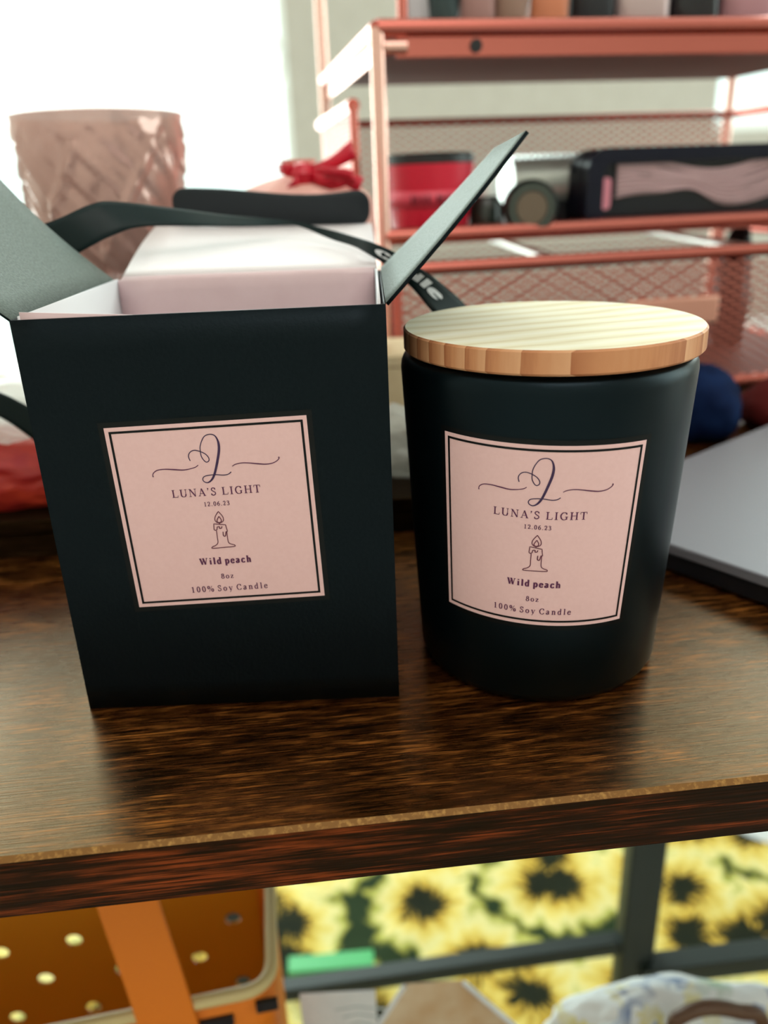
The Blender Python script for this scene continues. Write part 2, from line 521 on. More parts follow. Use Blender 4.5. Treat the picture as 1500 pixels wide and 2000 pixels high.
def text_strokes(mb, text, x0, x1, y, h, fn, thick=.13, thin=.05, gap=0.17, mi=0):
    """lay TEXT between x0 and x1 on baseline y, capital height h; fn maps (u, v) to 3-D"""
    nat = [GL[ch][0] + gap for ch in text]
    sx = (x1 - x0) / (sum(nat) - gap)
    x = x0
    for ch, ad in zip(text, nat):
        for kind, P in GL[ch][1]:
            Q = [(x + px * sx, y + py * h) for px, py in P]
            if kind in 'am':
                Q = [(q.x, q.y) for q in catmull([(a, b, 0) for a, b in Q], 4)]
                w = []
                for i in range(len(Q)):
                    a, b = Q[max(i - 1, 0)], Q[min(i + 1, len(Q) - 1)]
                    dx, dy = b[0] - a[0], b[1] - a[1]
                    k = abs(dy) / max(math.hypot(dx, dy), 1e-9)
                    if kind == 'm':
                        k = 0.55
                    w.append((thin + (thick - thin) * k) * h)
            else:
                w = [{'T': thick, 't': thin, 's': thin}[kind] * h] * len(Q)
            V, Fc = stroke_quads(Q, w)
            mb.add([fn(v.x, v.y) for v in V], Fc, mi)
        x += ad * sx


MONO = [(-5.19, 15.74), (-5.46, 16.75), (-5.24, 17.64), (-4.52, 18.32), (-3.52, 18.5), (-2.23, 18.06), (-1.05, 17.33), (-0.37, 16.32), (-0.39, 15.52), (-1.0, 15.13), (-1.59, 15.55), (-2.16, 16.76), (-2.22, 18.26), (-2.09, 19.46), (-1.45, 20.95), (-0.52, 22.12), (0.89, 22.48), (1.98, 22.06), (2.55, 20.94), (2.71, 19.44), (2.46, 17.64), (1.8, 15.36), (1.04, 13.08), (0.3, 11.3), (-0.54, 10.12), (-1.55, 9.54), (-2.44, 9.87), (-2.72, 10.57), (-2.21, 11.26), (-0.9, 11.53), (0.8, 11.58), (2.8, 11.33), (4.1, 11.5), (4.92, 12.08)]
WING_L = [(-15.39, 12.01), (-15.48, 12.41), (-15.16, 13.1), (-14.04, 13.77), (-12.04, 13.92), (-9.55, 13.65), (-7.35, 13.4), (-5.34, 13.64), (-4.03, 14.01), (-3.32, 14.49)]
WING_R = [(5.36, 13.56), (6.27, 14.04), (7.98, 14.3), (9.87, 14.15), (12.07, 13.79), (14.26, 13.53), (16.07, 13.78), (17.28, 14.45), (17.7, 15.04), (17.51, 15.25)]
FLAME1 = [(0.03, 1.3), (-1.0, -0.17), (-1.14, -1.3), (-0.25, -1.99), (0.96, -1.5), (0.99, -0.23)]
FLAME2 = [(0.0, -0.1), (-0.63, -1.18), (-0.5, -1.79), (0.25, -1.81), (0.47, -1.11)]
BODY = [(-1.21, -4.17), (-1.26, -6.17), (-1.3, -7.67), (-2.02, -8.45), (-2.93, -8.83), (-2.95, -9.25), (-0.14, -9.2), (2.86, -9.1), (3.07, -8.68), (1.98, -8.25), (1.5, -7.64), (1.45, -5.84), (1.48, -4.54)]
CAP = [(-1.8, -3.85), (-1.66, -2.16), (-0.06, -2.4), (1.43, -2.64), (1.51, -3.44), (1.68, -4.55), (1.28, -4.64)]
WAX = [(-1.8, -3.85), (-1.41, -4.06), (-1.0, -3.78), (-0.88, -3.18), (-0.28, -3.09), (-0.29, -3.59), (0.21, -3.51), (0.42, -3.01)]
DRIP = [(0.48, -4.61), (0.45, -5.71), (0.85, -5.92), (1.05, -5.63), (1.28, -4.64)]


def frame_strip(mb, a, b, fn, mi, n=28):
    """square ring between half-widths a > b"""
    for sgn in (1, -1):
        mb.grid(lambda i, j: fn(-a + 2 * a * i, sgn * (b + (a - b) * j)), n, 1, mi)
        mb.grid(lambda i, j: fn(sgn * (b + (a - b) * j), -b + 2 * b * i), n, 1, mi)


def make_label(parent, fn):
    """fn(u_mm, v_mm, lift_m) -> point on the surface of the box or the jar"""
    lab = MB()
    lab.grid(lambda i, j: fn(-27.2 + 54.4 * i, -27.2 + 54.4 * j, 0.00012), 40, 12, 0)
    lab.grid(lambda i, j: fn(-25.8 + 51.6 * i, -25.8 + 51.6 * j, 0.00020), 40, 12, 1)
    frame_strip(lab, 24.75, 24.15, lambda u, v: fn(u, v, 0.00028), 0)
    o = lab.build('label', [M['label_black'], M['label_pink']], parent)
    o['label'] = 'square pink paper label with black double border'
    t = MB()
    f3 = lambda u, v: fn(u, v, 0.00030)
    text_strokes(t, "LUNA'S LIGHT", -11.4, 11.9, 5.92, 2.12, f3, .16, .065)
    text_strokes(t, '12.06.23', -3.5, 3.35, 2.94, 1.24, f3, .16, .07)
    text_strokes(t, 'Wild_peach', -7.1, 6.95, -14.0, 1.92, f3, .25, .09, .2)
    text_strokes(t, '8oz', -1.9, 1.55, -18.5, 1.52, f3, .16, .07)
    text_strokes(t, '100%_Soy_Candle', -10.65, 10.45, -22.25, 1.75, f3, .16, .07, .26)
    t.build('lettering', M['ink'], o)
    g = MB()

    def curve(P, w, mi, closed=False):
        Q = catmull([(a, b, 0) for a, b in P], 6, closed)
        ws = lerp_list(w, len(Q)) if isinstance(w, (list, tuple)) else [w] * len(Q)
        V, Fc = stroke_quads([(q.x, q.y) for q in Q], ws)
        g.add([fn(v.x, v.y, 0.00030) for v in V], Fc, mi)
    wm = [.24] * 17 + [.3, .45, .62, .66, .64, .60, .58, .48, .30] + [.24] * 8
    curve(MONO, wm, 0)
    curve(WING_L, [.36, .2, .22, .24, .26, .34, .28, .22, .22, .18], 1)
    curve(WING_R, [.18, .22, .24, .26, .34, .28, .24, .22, .26, .38], 1)
    g.build('monogram', [M['ink_purple'], M['ink']], o)
    g = MB()

    def line(P, w, closed=False):
        Q = catmull([(a, b, 0) for a, b in P], 5, closed)
        V, Fc = stroke_quads([(q.x, q.y) for q in Q], [w] * len(Q))
        g.add([fn(v.x, v.y, 0.00030) for v in V], Fc, 0)

    def poly(P, w):
        Q = []
        for a, b in zip(P[:-1], P[1:]):
            Q += [(a[0] + (b[0] - a[0]) * k / 4, a[1] + (b[1] - a[1]) * k / 4) for k in range(4)]
        Q.append(P[-1])
        V, Fc = stroke_quads(Q, [w] * len(Q))
        g.add([fn(v.x, v.y, 0.00030) for v in V], Fc, 0)
    line(FLAME1 + [FLAME1[0]], .24)
    line(FLAME2 + [FLAME2[0]], .26)
    line([(-.1, -1.9), (-.1, -2.4)], .25)
    line(BODY, .24)
    poly(CAP, .24)
    line(WAX, .26)
    line(DRIP, .28)
    g.build('candle_drawing', M['ink_red'], o)
    return o


# ================================================================ ROOM
def struct(name, mb, m, **k):
    o = mb.build(name, m, smooth=False, **k)
    o['kind'] = 'structure'
    return o


X0, X1, Y0 = -1.9, 2.0, -1.7
wb_ = MB()
T_ = 0.16
xs = [X0 - T_, W1[0], W1[1], W2[0], W2[1], X1 + T_]
for i in range(5):
    hole = {1: W1, 3: W2}.get(i)
    if hole:
        wb_.box(xs[i], xs[i + 1], WALL_Y, WALL_Y + T_, FLOOR_Z, hole[2])
        wb_.box(xs[i], xs[i + 1], WALL_Y, WALL_Y + T_, hole[3], CEIL_Z)
    else:
        wb_.box(xs[i], xs[i + 1], WALL_Y, WALL_Y + T_, FLOOR_Z, CEIL_Z)
struct('wall_back', wb_, M['plaster'])
struct('wall_left', MB().box(X0 - T_, X0, Y0, WALL_Y, FLOOR_Z, CEIL_Z), M['plaster'])
struct('wall_right', MB().box(X1, X1 + T_, Y0, W3[0], FLOOR_Z, CEIL_Z).box(X1, X1 + T_, W3[1], WALL_Y, FLOOR_Z, CEIL_Z).box(X1, X1 + T_, W3[0], W3[1], FLOOR_Z, W3[2]).box(X1, X1 + T_, W3[0], W3[1], W3[3], CEIL_Z), M['plaster'])
struct('wall_front', MB().box(X0 - T_, X1 + T_, Y0 - T_, Y0, FLOOR_Z, CEIL_Z), M['plaster'])
struct('floor', MB().box(X0 - T_, X1 + T_, Y0 - T_, WALL_Y + T_, FLOOR_Z - 0.1, FLOOR_Z), M['floor'])
struct('ceiling', MB().box(X0 - T_, X1 + T_, Y0 - T_, WALL_Y + T_, CEIL_Z, CEIL_Z + 0.1), M['ceil'])


def window(name, w, handle=None):
    fr = MB()
    y0, y1, t = WALL_Y + 0.06, WALL_Y + 0.11, 0.018
    fr.box(w[0], w[0] + t, y0, y1, w[2], w[3])
    fr.box(w[1] - t, w[1], y0, y1, w[2], w[3])
    fr.box(w[0] + t, w[1] - t, y0, y1, w[2], w[2] + t)
    fr.box(w[0] + t, w[1] - t, y0, y1, w[3] - t, w[3])
    o = struct(name, fr, M['frame_white'])
    MB().box(w[0] + t, w[1] - t, y0 + .02, y0 + .024, w[2] + t, w[3] - t).build('pane', M['pane'], o, smooth=False)
    if handle:
        h = MB()
        hx, hz = handle
        h.box(hx - .012, hx + .012, y0 - .012, y0, hz - .03, hz + .03)
        h.tube([(hx, y0 - .012, hz), (hx, y0 - .03, hz), (hx - .002, y0 - .034, hz - .05)], .007)
        h.build('handle', M['frame_white'], o, bevel=.002)
    return o


window('window_1', W1, (W1[1] - 0.012, 0.37))
window('window_2', W2)
t3 = 0.018
f3 = MB().box(X1 + .06, X1 + .11, W3[0], W3[0] + t3, W3[2], W3[3]).box(X1 + .06, X1 + .11, W3[1] - t3, W3[1], W3[2], W3[3])
f3.box(X1 + .06, X1 + .11, W3[0] + t3, W3[1] - t3, W3[2], W3[2] + t3).box(X1 + .06, X1 + .11, W3[0] + t3, W3[1] - t3, W3[3] - t3, W3[3])
w3 = struct('window_3', f3, M['frame_white'])
MB().box(X1 + .08, X1 + .084, W3[0] + t3, W3[1] - t3, W3[2] + t3, W3[3] - t3).build('pane', M['pane'], w3, smooth=False)
fillt = thing('ceiling_fill_panel', 'flat white fill light panel added at the ceiling', 'lamp', (0.35, -1.02, CEIL_Z))
fl = MB()
for (a, b, c, d) in ((-.7, .7, -.55, -.51), (-.7, .7, .51, .55), (-.7, -.66, -.51, .51), (.66, .7, -.51, .51)):
    fl.box(a, b, c, d, -0.055, 0)
fl.build('fill_panel_frame', M['frame_white'], fillt, smooth=False)

# ================================================================ DESK
DA = R(5.3)
DO = Vector((0, 0.1501, 0))
desk = thing('desk', 'dark rustic brown wooden desk with a thick grained front edge', 'desk', DO, DA)
tb = MB()
D0, D1, DD, DT = -0.78, 0.80, 0.64, 0.0174
ch = 0.0011
prof = [(0, -DT), (0, -ch), (ch * 1.1, 0), (DD, 0), (DD, -DT)]
nn = len(prof)
V = [(x, y, z) for x in (D0, D1) for (y, z) in prof]
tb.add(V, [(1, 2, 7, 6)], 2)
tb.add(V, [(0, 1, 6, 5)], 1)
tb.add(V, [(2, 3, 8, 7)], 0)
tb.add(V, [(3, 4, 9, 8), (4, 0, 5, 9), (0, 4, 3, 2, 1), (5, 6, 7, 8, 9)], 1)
tb.build('tabletop', [M['wood'], M['wood_edge'], M['wood_chip_highlight']], desk, smooth=False, weld=True)
for x in (D0 + .02, D1 - .05):
    for y in (.03, DD - .06):
        MB().box(x, x + .03, y, y + .03, FLOOR_Z, -DT).build('leg', M['dark_metal'], desk, bevel=.002)
lower = MB().box(D0 + .02, D1 - .02, -.06, .175, -.375, -.36)
lower.build('lower_shelf', M['wood'], desk, smooth=False)

# raised platform at the back of the desk
pla = thing('riser', 'low dark wooden riser at the back of the desk behind the black box', 'riser', (0.0, 0.318, 0), R(4))
MB().box(-.46, .048, 0, .165, .010, .016).build('riser_top', M['dark_wood'], pla, bevel=.001)
MB().box(-.46, .048, 0.0005, .010, 0, .010).build('riser_front', M['dark_wood'], pla)
MB().box(-.46, .048, .155, .1645, 0, .010).build('riser_back', M['dark_wood'], pla)
RZ = .016

# ================================================================ BLACK BOX
BX, BY, BW, BD, BH = -0.0885, 0.1987, 0.0909, 0.087, 0.1122
BA = 0.0025
box = thing('candle_box', 'open black cardboard box with pink square label and raised flaps', 'box', (BX, BY, 0), BA)
t = 0.0006
shell = MB()
# front wall is one card with a slight bow at the left edge
def wall(a, b, dz0=0.0, dz1=0.0, bow=0.0):
    a, b = Vector(a), Vector(b)
    n = Vector((b.y - a.y, a.x - b.x, 0)).normalized()

    def f(i, j):
        p = a.lerp(b, i)
        z = (BH + dz0 + (dz1 - dz0) * i) * j
        return p + n * bow * math.sin(math.pi * j) * math.sin(math.pi * i) + Vector((0, 0, z))
    shell.grid(f, 10, 14)
wall((0, 0, 0), (BW, 0, 0), 0.0002, 0.0006, 0.0003)
wall((BW, 0, 0), (BW, BD, 0), 0.0006, 0, 0.0004)
wall((BW, BD, 0), (0, BD, 0))
wall((0, BD, 0), (0, 0, 0), 0, 0.0002, 0.0006)
shell.add([(0, 0, 0.0003), (BW, 0, 0.0003), (BW, BD, 0.0003), (0, BD, 0.0003)], [(0, 1, 2, 3)])
ob = shell.build('box_shell', M['black_card'], box, weld=True)
q = ob.modifiers.new('s', 'SOLIDIFY')
q.thickness, q.offset = t, -1.0

lin = MB()
g = 0.0016
def lw(a, b, h0=BH, h1=BH):
    lin.add([(*a, .001), (*b, .001), (*b, h1), (*a, h0)], [(0, 1, 2, 3)])
lw((g, BD - .0022), (g, g + .0005), BH + .0006, BH + .0008)
lw((g, g), (BW - g, g), BH - .002, BH - .002)
lw((BW - g, g), (BW - g, BD - g), BH + .0014, BH + .0008)
lin.build('liner', M['white_card'], box, solid=.0007)
lf_ = MB()
lf_.grid(lambda i, j: (.0024 + .027 * i, .0011, BH - .02 + (.02 + .0019 - .0016 * i) * j), 6, 4)
lf_.build('front_lining', M['pink_card'], box, solid=.0005)
rear = MB()
pts = catmull([(0.0020, BD - .0035, .001), (0.0020, BD - .0035, BH * .6), (.0021, BD - .0034, BH - .004), (.0025, BD - .0022, BH - .0006), (.0032, BD - .0005, BH + .0010)], 4)
rear.grid(lambda i, j: (pts[int(j * (len(pts) - 1))].x + (BW - .0058 - pts[int(j * (len(pts) - 1))].x + .0035) * i, pts[int(j * (len(pts) - 1))].y, pts[int(j * (len(pts) - 1))].z), 8, len(pts) - 1)
ro = rear.build('rear_lining', M['pink_card'], box, solid=.0006)
ro['label'] = 'pink lining card of the rear wall'
# lid: laid back behind the box, white side up
h0 = Vector((0.0030, BD + .0006, BH + .0010))
h1 = Vector((BW - .0012, BD + .0006, BH + .0006))
k0 = Vector((-.0045, .3700 - BY, .1256))
k1 = Vector((.0885, .3700 - BY, .1233))
lid = MB()
def lidf(i, j):
    a, b = h0.lerp(k0, j), h1.lerp(k1, j)
    return a.lerp(b, i) + Vector((0, 0, .0012 * math.sin(math.pi * j)))
lid.grid(lidf, 8, 10)
lo = lid.build('lid_flap', [M['lid_card'], M['black_card']], box, solid=.0007)
lo.modifiers['s'].material_offset = 0
lo['label'] = 'white inner face of the box lid'
lb = MB()
lb.grid(lambda i, j: Vector(lidf(i, j)) - Vector((0, 0, .0011)), 8, 10)
lb.build('lid_back', M['black_card'], lo, solid=.0005)
# tuck flap standing at the far edge of the lid
tk = MB()
W_ = .0835
r_ = .0062
H_ = .0150
poly = []
for cx, cz, a0 in ((W_ - r_, H_ - r_, 0), (r_, H_ - r_, 90), (r_, r_, 180), (W_ - r_, r_, 270)):
    poly += [(cx + r_ * math.cos(R(a0 + 90 * i / 7)), cz + r_ * math.sin(R(a0 + 90 * i / 7))) for i in range(8)]
# split into columns so that the flap can bow
def tuck(x, z):
    return Vector((.0045 + x, .3708 - BY - .006 * z / H_ - .004 * math.sin(math.pi * x / W_), .1258 + z - .0022 * math.sin(math.pi * x / W_) * (1 if z > .006 else .6) - .0026 * x / W_ + .0012 * math.sin(6 * x / W_)))
n_ = 28
def tuckf(i, j):
    x = W_ * i
    e = 0
    if x < r_:
        e = r_ - math.sqrt(max(r_ * r_ - (r_ - x) ** 2, 0))
    elif x > W_ - r_:
        e = r_ - math.sqrt(max(r_ * r_ - (x - W_ + r_) ** 2, 0))
    return tuck(x, e + (H_ - 2 * e) * j)
us = [0, .004, .01, .02, .035, .055, .08] + [.08 + .84 * k / 14 for k in range(1, 14)] + [.92, .945, .965, .98, .99, .996, 1]
tk.grid(lambda i, j: tuckf(us[round(i * (len(us) - 1))], j), len(us) - 1, 6)
M['sheen_card'] = mat('sheen_card', (.017, .022, .026), .6, spec=.3)  # black card lightened, the window sheen is put into the colour
to = tk.build('tuck_flap', M['sheen_card'], box, solid=.0008)
to['label'] = 'black rounded tuck flap of the lid'
# left and right dust flaps
lf = MB()
hf, hr = Vector((0, .0006, BH)), Vector((0.0002, BD - .0015, BH + .0002))
tr = Vector((-.0345, BD - .0015, BH + .0370))
tf = Vector((-.0380, .0010, BH + .0390))
def lff(i, j):
    p = hf.lerp(hr, i).lerp(tf.lerp(tr, i), j)
    return p + Vector((-.0012, 0, -.0012)) * math.sin(math.pi * j)
lf.grid(lff, 8, 8)
o = lf.build('dust_flap', [M['grey_board'], M['black_card']], box, solid=.0006)
o.modifiers['s'].material_offset = o.modifiers['s'].material_offset_rim = 1
o['label'] = 'left flap folded outwards, grey inner face'
rf = MB()
A0, A1 = Vector((BW + .0003, .0008, BH + .0004)), Vector((BW + .0001, BD - .001, BH + .0006))
B0, B1 = at(1031, 257, .2010), at(968, 291, .2770)
B0, B1 = Vector((B0.x - BX, B0.y - BY, B0.z)), Vector((B1.x - BX, B1.y - BY, B1.z))
rf.grid(lambda i, j: A0.lerp(A1, i).lerp(B0.lerp(B1, i), j) + Vector((.0004, 0, -.0004)) * math.sin(math.pi * j), 8, 8)
o = rf.build('dust_flap', [M['black_card'], M['grey_board']], box, solid=.0009)
o.modifiers['s'].material_offset = 1
o['label'] = 'right flap standing up, pale grey inner face'
LCX, LCZ, LA = -0.0438, 0.0597, R(1.5)
def box_label(u, v, lift):
    x = (math.cos(LA) * u - math.sin(LA) * v) / 1000 + LCX
    z = (math.sin(LA) * u + math.cos(LA) * v) / 1000 + LCZ
    x, i = x - BX, (x - BX) / BW
    bow = .0003 * math.sin(math.pi * min(max(z / BH, 0), 1)) * math.sin(math.pi * min(max(i, 0), 1))
    return Vector((x, -bow - lift, z))
make_label(box, box_label)

# ================================================================ CANDLE JAR
JX, JY = 0.0474, 0.2271
jar = thing('candle_jar', 'black glass candle jar with pale wooden lid and pink square label', 'candle', (JX, JY, 0))
RB, RTOP, ZT = .0363, .0409, .0952
def jr(z):
    return RB + (RTOP - RB) * z / .090
pr = [(0, .0012), (.026, .0010), (.0310, 0), (.0338, .0004), (.0354, .0016), (jr(.004), .004)] + [(jr(z), z) for z in (.02, .04, .06, .08, .0912)]
pr += [(jr(.0912) - .0002, .0930), (jr(.0912) - .0008, .0944), (jr(.0912) - .0018, ZT), (.0378, ZT), (.0372, .0925), (.0345, .02), (0, .018)]
MB().lathe(pr, n=128).build('glass', M['black_glass'], jar, weld=True)
lidp = MB()
LR, L0, L1 = .0411, .0962, .1024
lx, ly = .0011, 0.0
lp = [(0, L0), (LR - .0006, L0), (LR, L0 + .0006), (LR, L1 - .0005), (LR - .0005, L1), (0, L1)]
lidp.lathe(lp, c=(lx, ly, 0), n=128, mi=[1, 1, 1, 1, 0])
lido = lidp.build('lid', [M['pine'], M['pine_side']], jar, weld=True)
lido['label'] = 'round pale pine lid'
MB().lathe([(0, .083), (.0352, .083), (.0352, L0), (0, L0)], c=(lx * .5, 0, 0), n=64).build('lid_plug', M['black'], lido)
PH0, PHT = R(-90 - 12.3), R(-1.6)
def jar_label(u, v, lift):
    uu = math.cos(PHT) * u - math.sin(PHT) * v
    vv = math.sin(PHT) * u + math.cos(PHT) * v
    z = .0535 + vv / 1000
    r = jr(z) + lift
    a = PH0 + (uu / 1000) / .0386
    return Vector((r * math.cos(a), r * math.sin(a), z))
make_label(jar, jar_label)

# ================================================================ RIBBON
rib_e = [  # upper edge pixel, lower edge pixel, distance Y of each
    ((90, 812), (70, 862), .300, .300), ((20, 775), (0, 815), .300, .300), ((-60, 735), (-80, 790), .300, .300), ((-110, 640), (-175, 650), .300, .300), ((-60, 520), (-95, 590), .30, .30),
    ((40, 455), (90, 530), .298, .298), ((112, 428), (165, 488), .298, .296), ((178, 399), (220, 460), .302, .298), ((226, 394), (276, 443), .306, .302), ((350, 408), (375, 441), .313, .308),
    ((440, 420), (460, 442), .323, .319), ((520, 427), (530, 441), .330, .328), ((575, 433), (580, 441), .330, .329), ((650, 450), (648, 468), .319, .318), ((692, 462), (690, 481), .307, .307),
    ((726, 473), (720, 497), .296, .297), ((772, 493), (757, 520), .290, .291), ((812, 518), (788, 547), .287, .286), ((850, 544), (812, 570), .287, .283), ((906, 593), (842, 606), .290, .281),
    ((950, 650), (880, 650), .292, .283), ((985, 760), (905, 745), .294, .287), ((1000, 900), (925, 880), .292, .287)]
up_ = catmull([at(a[0], a[1], ya) for a, b, ya, yb in rib_e], 6)
lo_ = catmull([at(b[0], b[1], yb) for a, b, ya, yb in rib_e], 6)
rn = len(up_) - 1
def ribf(s, t_):
    k = min(max(s * rn, 0), rn - 1e-6)
    i = int(k)
    a = up_[i].lerp(up_[i + 1], k - i)
    b = lo_[i].lerp(lo_[i + 1], k - i)
    return a.lerp(b, t_)
rb = MB()
rb.grid(lambda i, j: ribf(i, j), rn, 6)
ribt = rb.build('ribbon', M['ribbon'], solid=.0003)
tag(ribt, 'black printed ribbon looped over the white box lid and behind the candle', 'ribbon')
# printed word on the right end, running along the ribbon
rt_ = MB()
seg = 1.0 / (len(rib_e) - 1)
def rib_text(s0, s1, txt):
    def fn(u, v):
        s = s0 + (s1 - s0) * u
        p = ribf(s, 1.0 - v)
        nrm = (ribf(s + .004, .5) - ribf(s - .004, .5)).cross(ribf(s, 1.0) - ribf(s, 0.0)).normalized()
        if nrm.dot(CAM - p) < 0:
            nrm = -nrm
        return p + nrm * .0004
    text_strokes(rt_, txt, 0, 1, .34, .40, fn, .20, .09, .20)
rib_text(15.32 * seg, 18.62 * seg, 'Candle')
lt = rt_.build('ribbon_lettering', M['ribbon_print'], ribt)
lt['label'] = 'pale grey printed lettering'

# ================================================================ GOBLET (embossed glass candle holder)
GX, GY = -.1285, .425
gob = thing('candle_holder', 'footed pinkish mercury glass candle holder with embossed leaves', 'candle holder', (GX, GY, RZ))
gm = film('mercury_glass', (0.66, 0.42, 0.37), 0.80)
gm.node_tree.nodes['Principled BSDF'].inputs['Metallic'].default_value = .6
gm.node_tree.nodes['Principled BSDF'].inputs['Roughness'].default_value = .14
M['mercury'] = gm
def emboss(r, a, z):
    u = a * 7 / (2 * math.pi)
    s = 0
    if .088 < z < .155:
        k = (z - .088) / .067
        amp = math.sin(math.pi * min(k * 1.15, 1)) ** .5 if k < .87 else max(0, math.sin(math.pi * min(k * 1.02, 1))) ** .5
        d1 = abs(((u + 1.5 * k) % 1) - .5)
        d2 = abs(((u * 1 - 1.2 * k + .25) % 1) - .5)
        s = amp * (.0026 * max(0, 1 - d1 / .16) + .0022 * max(0, 1 - d2 / .13) - .0016 * max(0, 1 - abs(((u * 2 + 4 * k) % 1) - .5) / .2))
    return r + s
bowl = [(.006, .078), (.0135, .080), (.021, .084), (.0268, .090), (.031, .098), (.034, .108), (.036, .120), (.0375, .132), (.0385, .144), (.0392, .154), (.0396, .1575), (.0385, .158), (.038, .152), (.036, .13), (.032, .102), (.022, .088), (.0, .085)]
bb = []
for (r0, z0), (r1, z1) in zip(bowl[:-1], bowl[1:]):
    bb += [(r0 + (r1 - r0) * k / 5, z0 + (z1 - z0) * k / 5) for k in range(5)]
bb.append(bowl[-1])
MB().lathe(bb, n=180, fn=lambda r, a, z: emboss(r, a, z) if r > .02 else r).build('bowl', gm, gob)
MB().lathe([(0, 0), (.034, 0), (.035, .002), (.033, .004), (.018, .008), (.0075, .014), (.006, .03), (.0075, .045), (.006, .06), (.006, .0785), (0, .0785)], n=48).build('stem', gm, gob, weld=True)

# ================================================================ PINK POUCH WITH RED BOW
px_, py_ = -.036, .440
po = thing('gift_pouch', 'pink cloth gift pouch tied with a red bow behind the box lid', 'pouch', (px_, py_, RZ))
M['pink_cloth'] = speckled('pink_cloth', (0.78, 0.42, 0.36), (0.72, 0.36, 0.32), 120, 0.8, spec=0.2)
M['red_ribbon'] = mat('red_satin', (0.62, 0.008, 0.03), 0.4)
def pleat(r, a, z):
    return r * (1 + .05 * math.sin(9 * a + z * 60) * min(z / .1, 1))
pp = [(0, 0), (.030, .0), (.035, .008), (.037, .03), (.0375, .06), (.037, .09), (.036, .111), (.031, .1205), (.019, .1255), (.008, .1285), (.0055, .131), (.0085, .135), (.0075, .1355), (.0, .131)]
p2 = [(q.x, q.y) for q in catmull([(a, b, 0) for a, b in pp], 4)]
MB().lathe([(max(a, 0), b) for a, b in p2], c=(0, 0, 0), n=72, fn=pleat).build('pouch_body', M['pink_cloth'], po)
bw = MB()
def bow_strip(P, w):
    P = catmull([at(x, y, Y) - Vector((px_, py_, RZ)) for x, y, Y in P], 6)
    n = len(P)
    ws = lerp_list(w, n)
    def f(i, j):
        k = int(round(i * (n - 1)))
        t_ = (P[min(k + 1, n - 1)] - P[max(k - 1, 0)]).normalized()
        up2 = Vector((0, -.25, 1))
        up2 = (up2 - t_ * up2.dot(t_)).normalized()
        return P[k] + up2 * ws[k] * (j - .5)
    bw.grid(f, n - 1, 2)
Y_ = .425
bow_strip([(585, 338, Y_), (620, 330, Y_ - .006), (655, 315, Y_ - .004), (690, 292, Y_)], [.006, .005, .006, .009])
bow_strip([(590, 340, Y_), (560, 332, Y_ - .004), (545, 330, Y_)], [.005, .006, .004])
bow_strip([(595, 340, Y_ - .004), (585, 358, Y_ - .008), (580, 375, Y_ - .008)], [.004, .008, .011])
bow_strip([(600, 342, Y_ - .004), (630, 352, Y_ - .01), (670, 350, Y_ - .008), (705, 362, Y_ - .004)], [.006, .005, .005, .008])
bow_strip([(600, 340, Y_ - .004), (640, 335, Y_ - .012), (690, 345, Y_ - .01), (640, 362, Y_ - .008), (600, 345, Y_ - .004)], [.004, .004, .005, .004, .004])
bwo = bw.build('bow', M['red_ribbon'], po, solid=.0006)
kn = at(592, 340, Y_ - .004) - Vector((px_, py_, RZ))
MB().lathe([(0, -.0055), (.004, -.0045), (.006, 0), (.004, .0045), (0, .0055)], c=kn, n=20).build('knot', M['red_ribbon'], bwo)

# ================================================================ PLASTIC BAG AND RED POUCH BEHIND THE BOX
M['film'] = film('plastic_film', (0.86, 0.84, 0.78), 0.62)
def crumple(name, c, s, amp, freq, m, parent=None, seed=0, res=5, flat=True):
    bm = bmesh.new()
    bmesh.ops.create_icosphere(bm, subdivisions=res, radius=1)
    for v in bm.verts:
        p = v.co.copy()
        d = noise.noise(p * freq + Vector((seed, 0, 0))) + .6 * abs(noise.noise(p * freq * 2.3 + Vector((0, seed, 0)))) + .35 * noise.noise(p * freq * 5 + Vector((0, seed, 3)))
        p *= 1 + amp * d
        p = Vector((p.x * s[0], p.y * s[1], p.z * s[2]))
        if flat:
            p.z = max(p.z, -s[2] * .72) + s[2] * .72
        v.co = p + Vector(c)
    me = bpy.data.meshes.new(name)
    bm.to_mesh(me)
    bm.free()
    for f in me.polygons:
        f.use_smooth = True
    me.materials.append(m)
    o = bpy.data.objects.new(name, me)
    COL.objects.link(o)
    o.parent = parent
    return o


M['red_cloth'] = speckled('red_cloth', (0.42, 0.012, 0.02), (0.62, 0.05, 0.02), 45, 0.45)
rp = crumple('red_pouch', (-.178, .334, RZ), (.056, .022, .019), .14, 1.4, M['red_cloth'], seed=4)
tag(rp, 'red satin pouch beneath the clear plastic bag at the left', 'pouch')
pb = crumple('plastic_bag', (-.178, .342, RZ + .029), (.058, .026, .0145), .3, 1.7, M['film'], seed=9)
tag(pb, 'crumpled translucent plastic bag on the red pouch left of the box', 'bag')
pb2 = crumple('plastic_bag', (.012, .352, RZ), (.030, .016, .017), .3, 1.9, M['film'], seed=2)
tag(pb2, 'crumpled clear plastic bag in the gap between the box and the candle', 'bag')
M['tan'] = speckled('tan_card', (0.62, 0.47, 0.28), (0.70, 0.56, 0.36), 90, 0.8, spec=.2)
tbx = thing('tan_carton', 'small tan cardboard carton glimpsed between the black box and the candle', 'carton', (.006, .410, RZ), R(4))
MB().box(-.034, .034, 0, .05, 0, .036).build('carton_body', M['tan'], tbx, bevel=.0006)
MB().box(-.0345, .0345, -.0005, .0505, .036, .042).build('carton_lid', M['tan'], tbx, bevel=.0006)

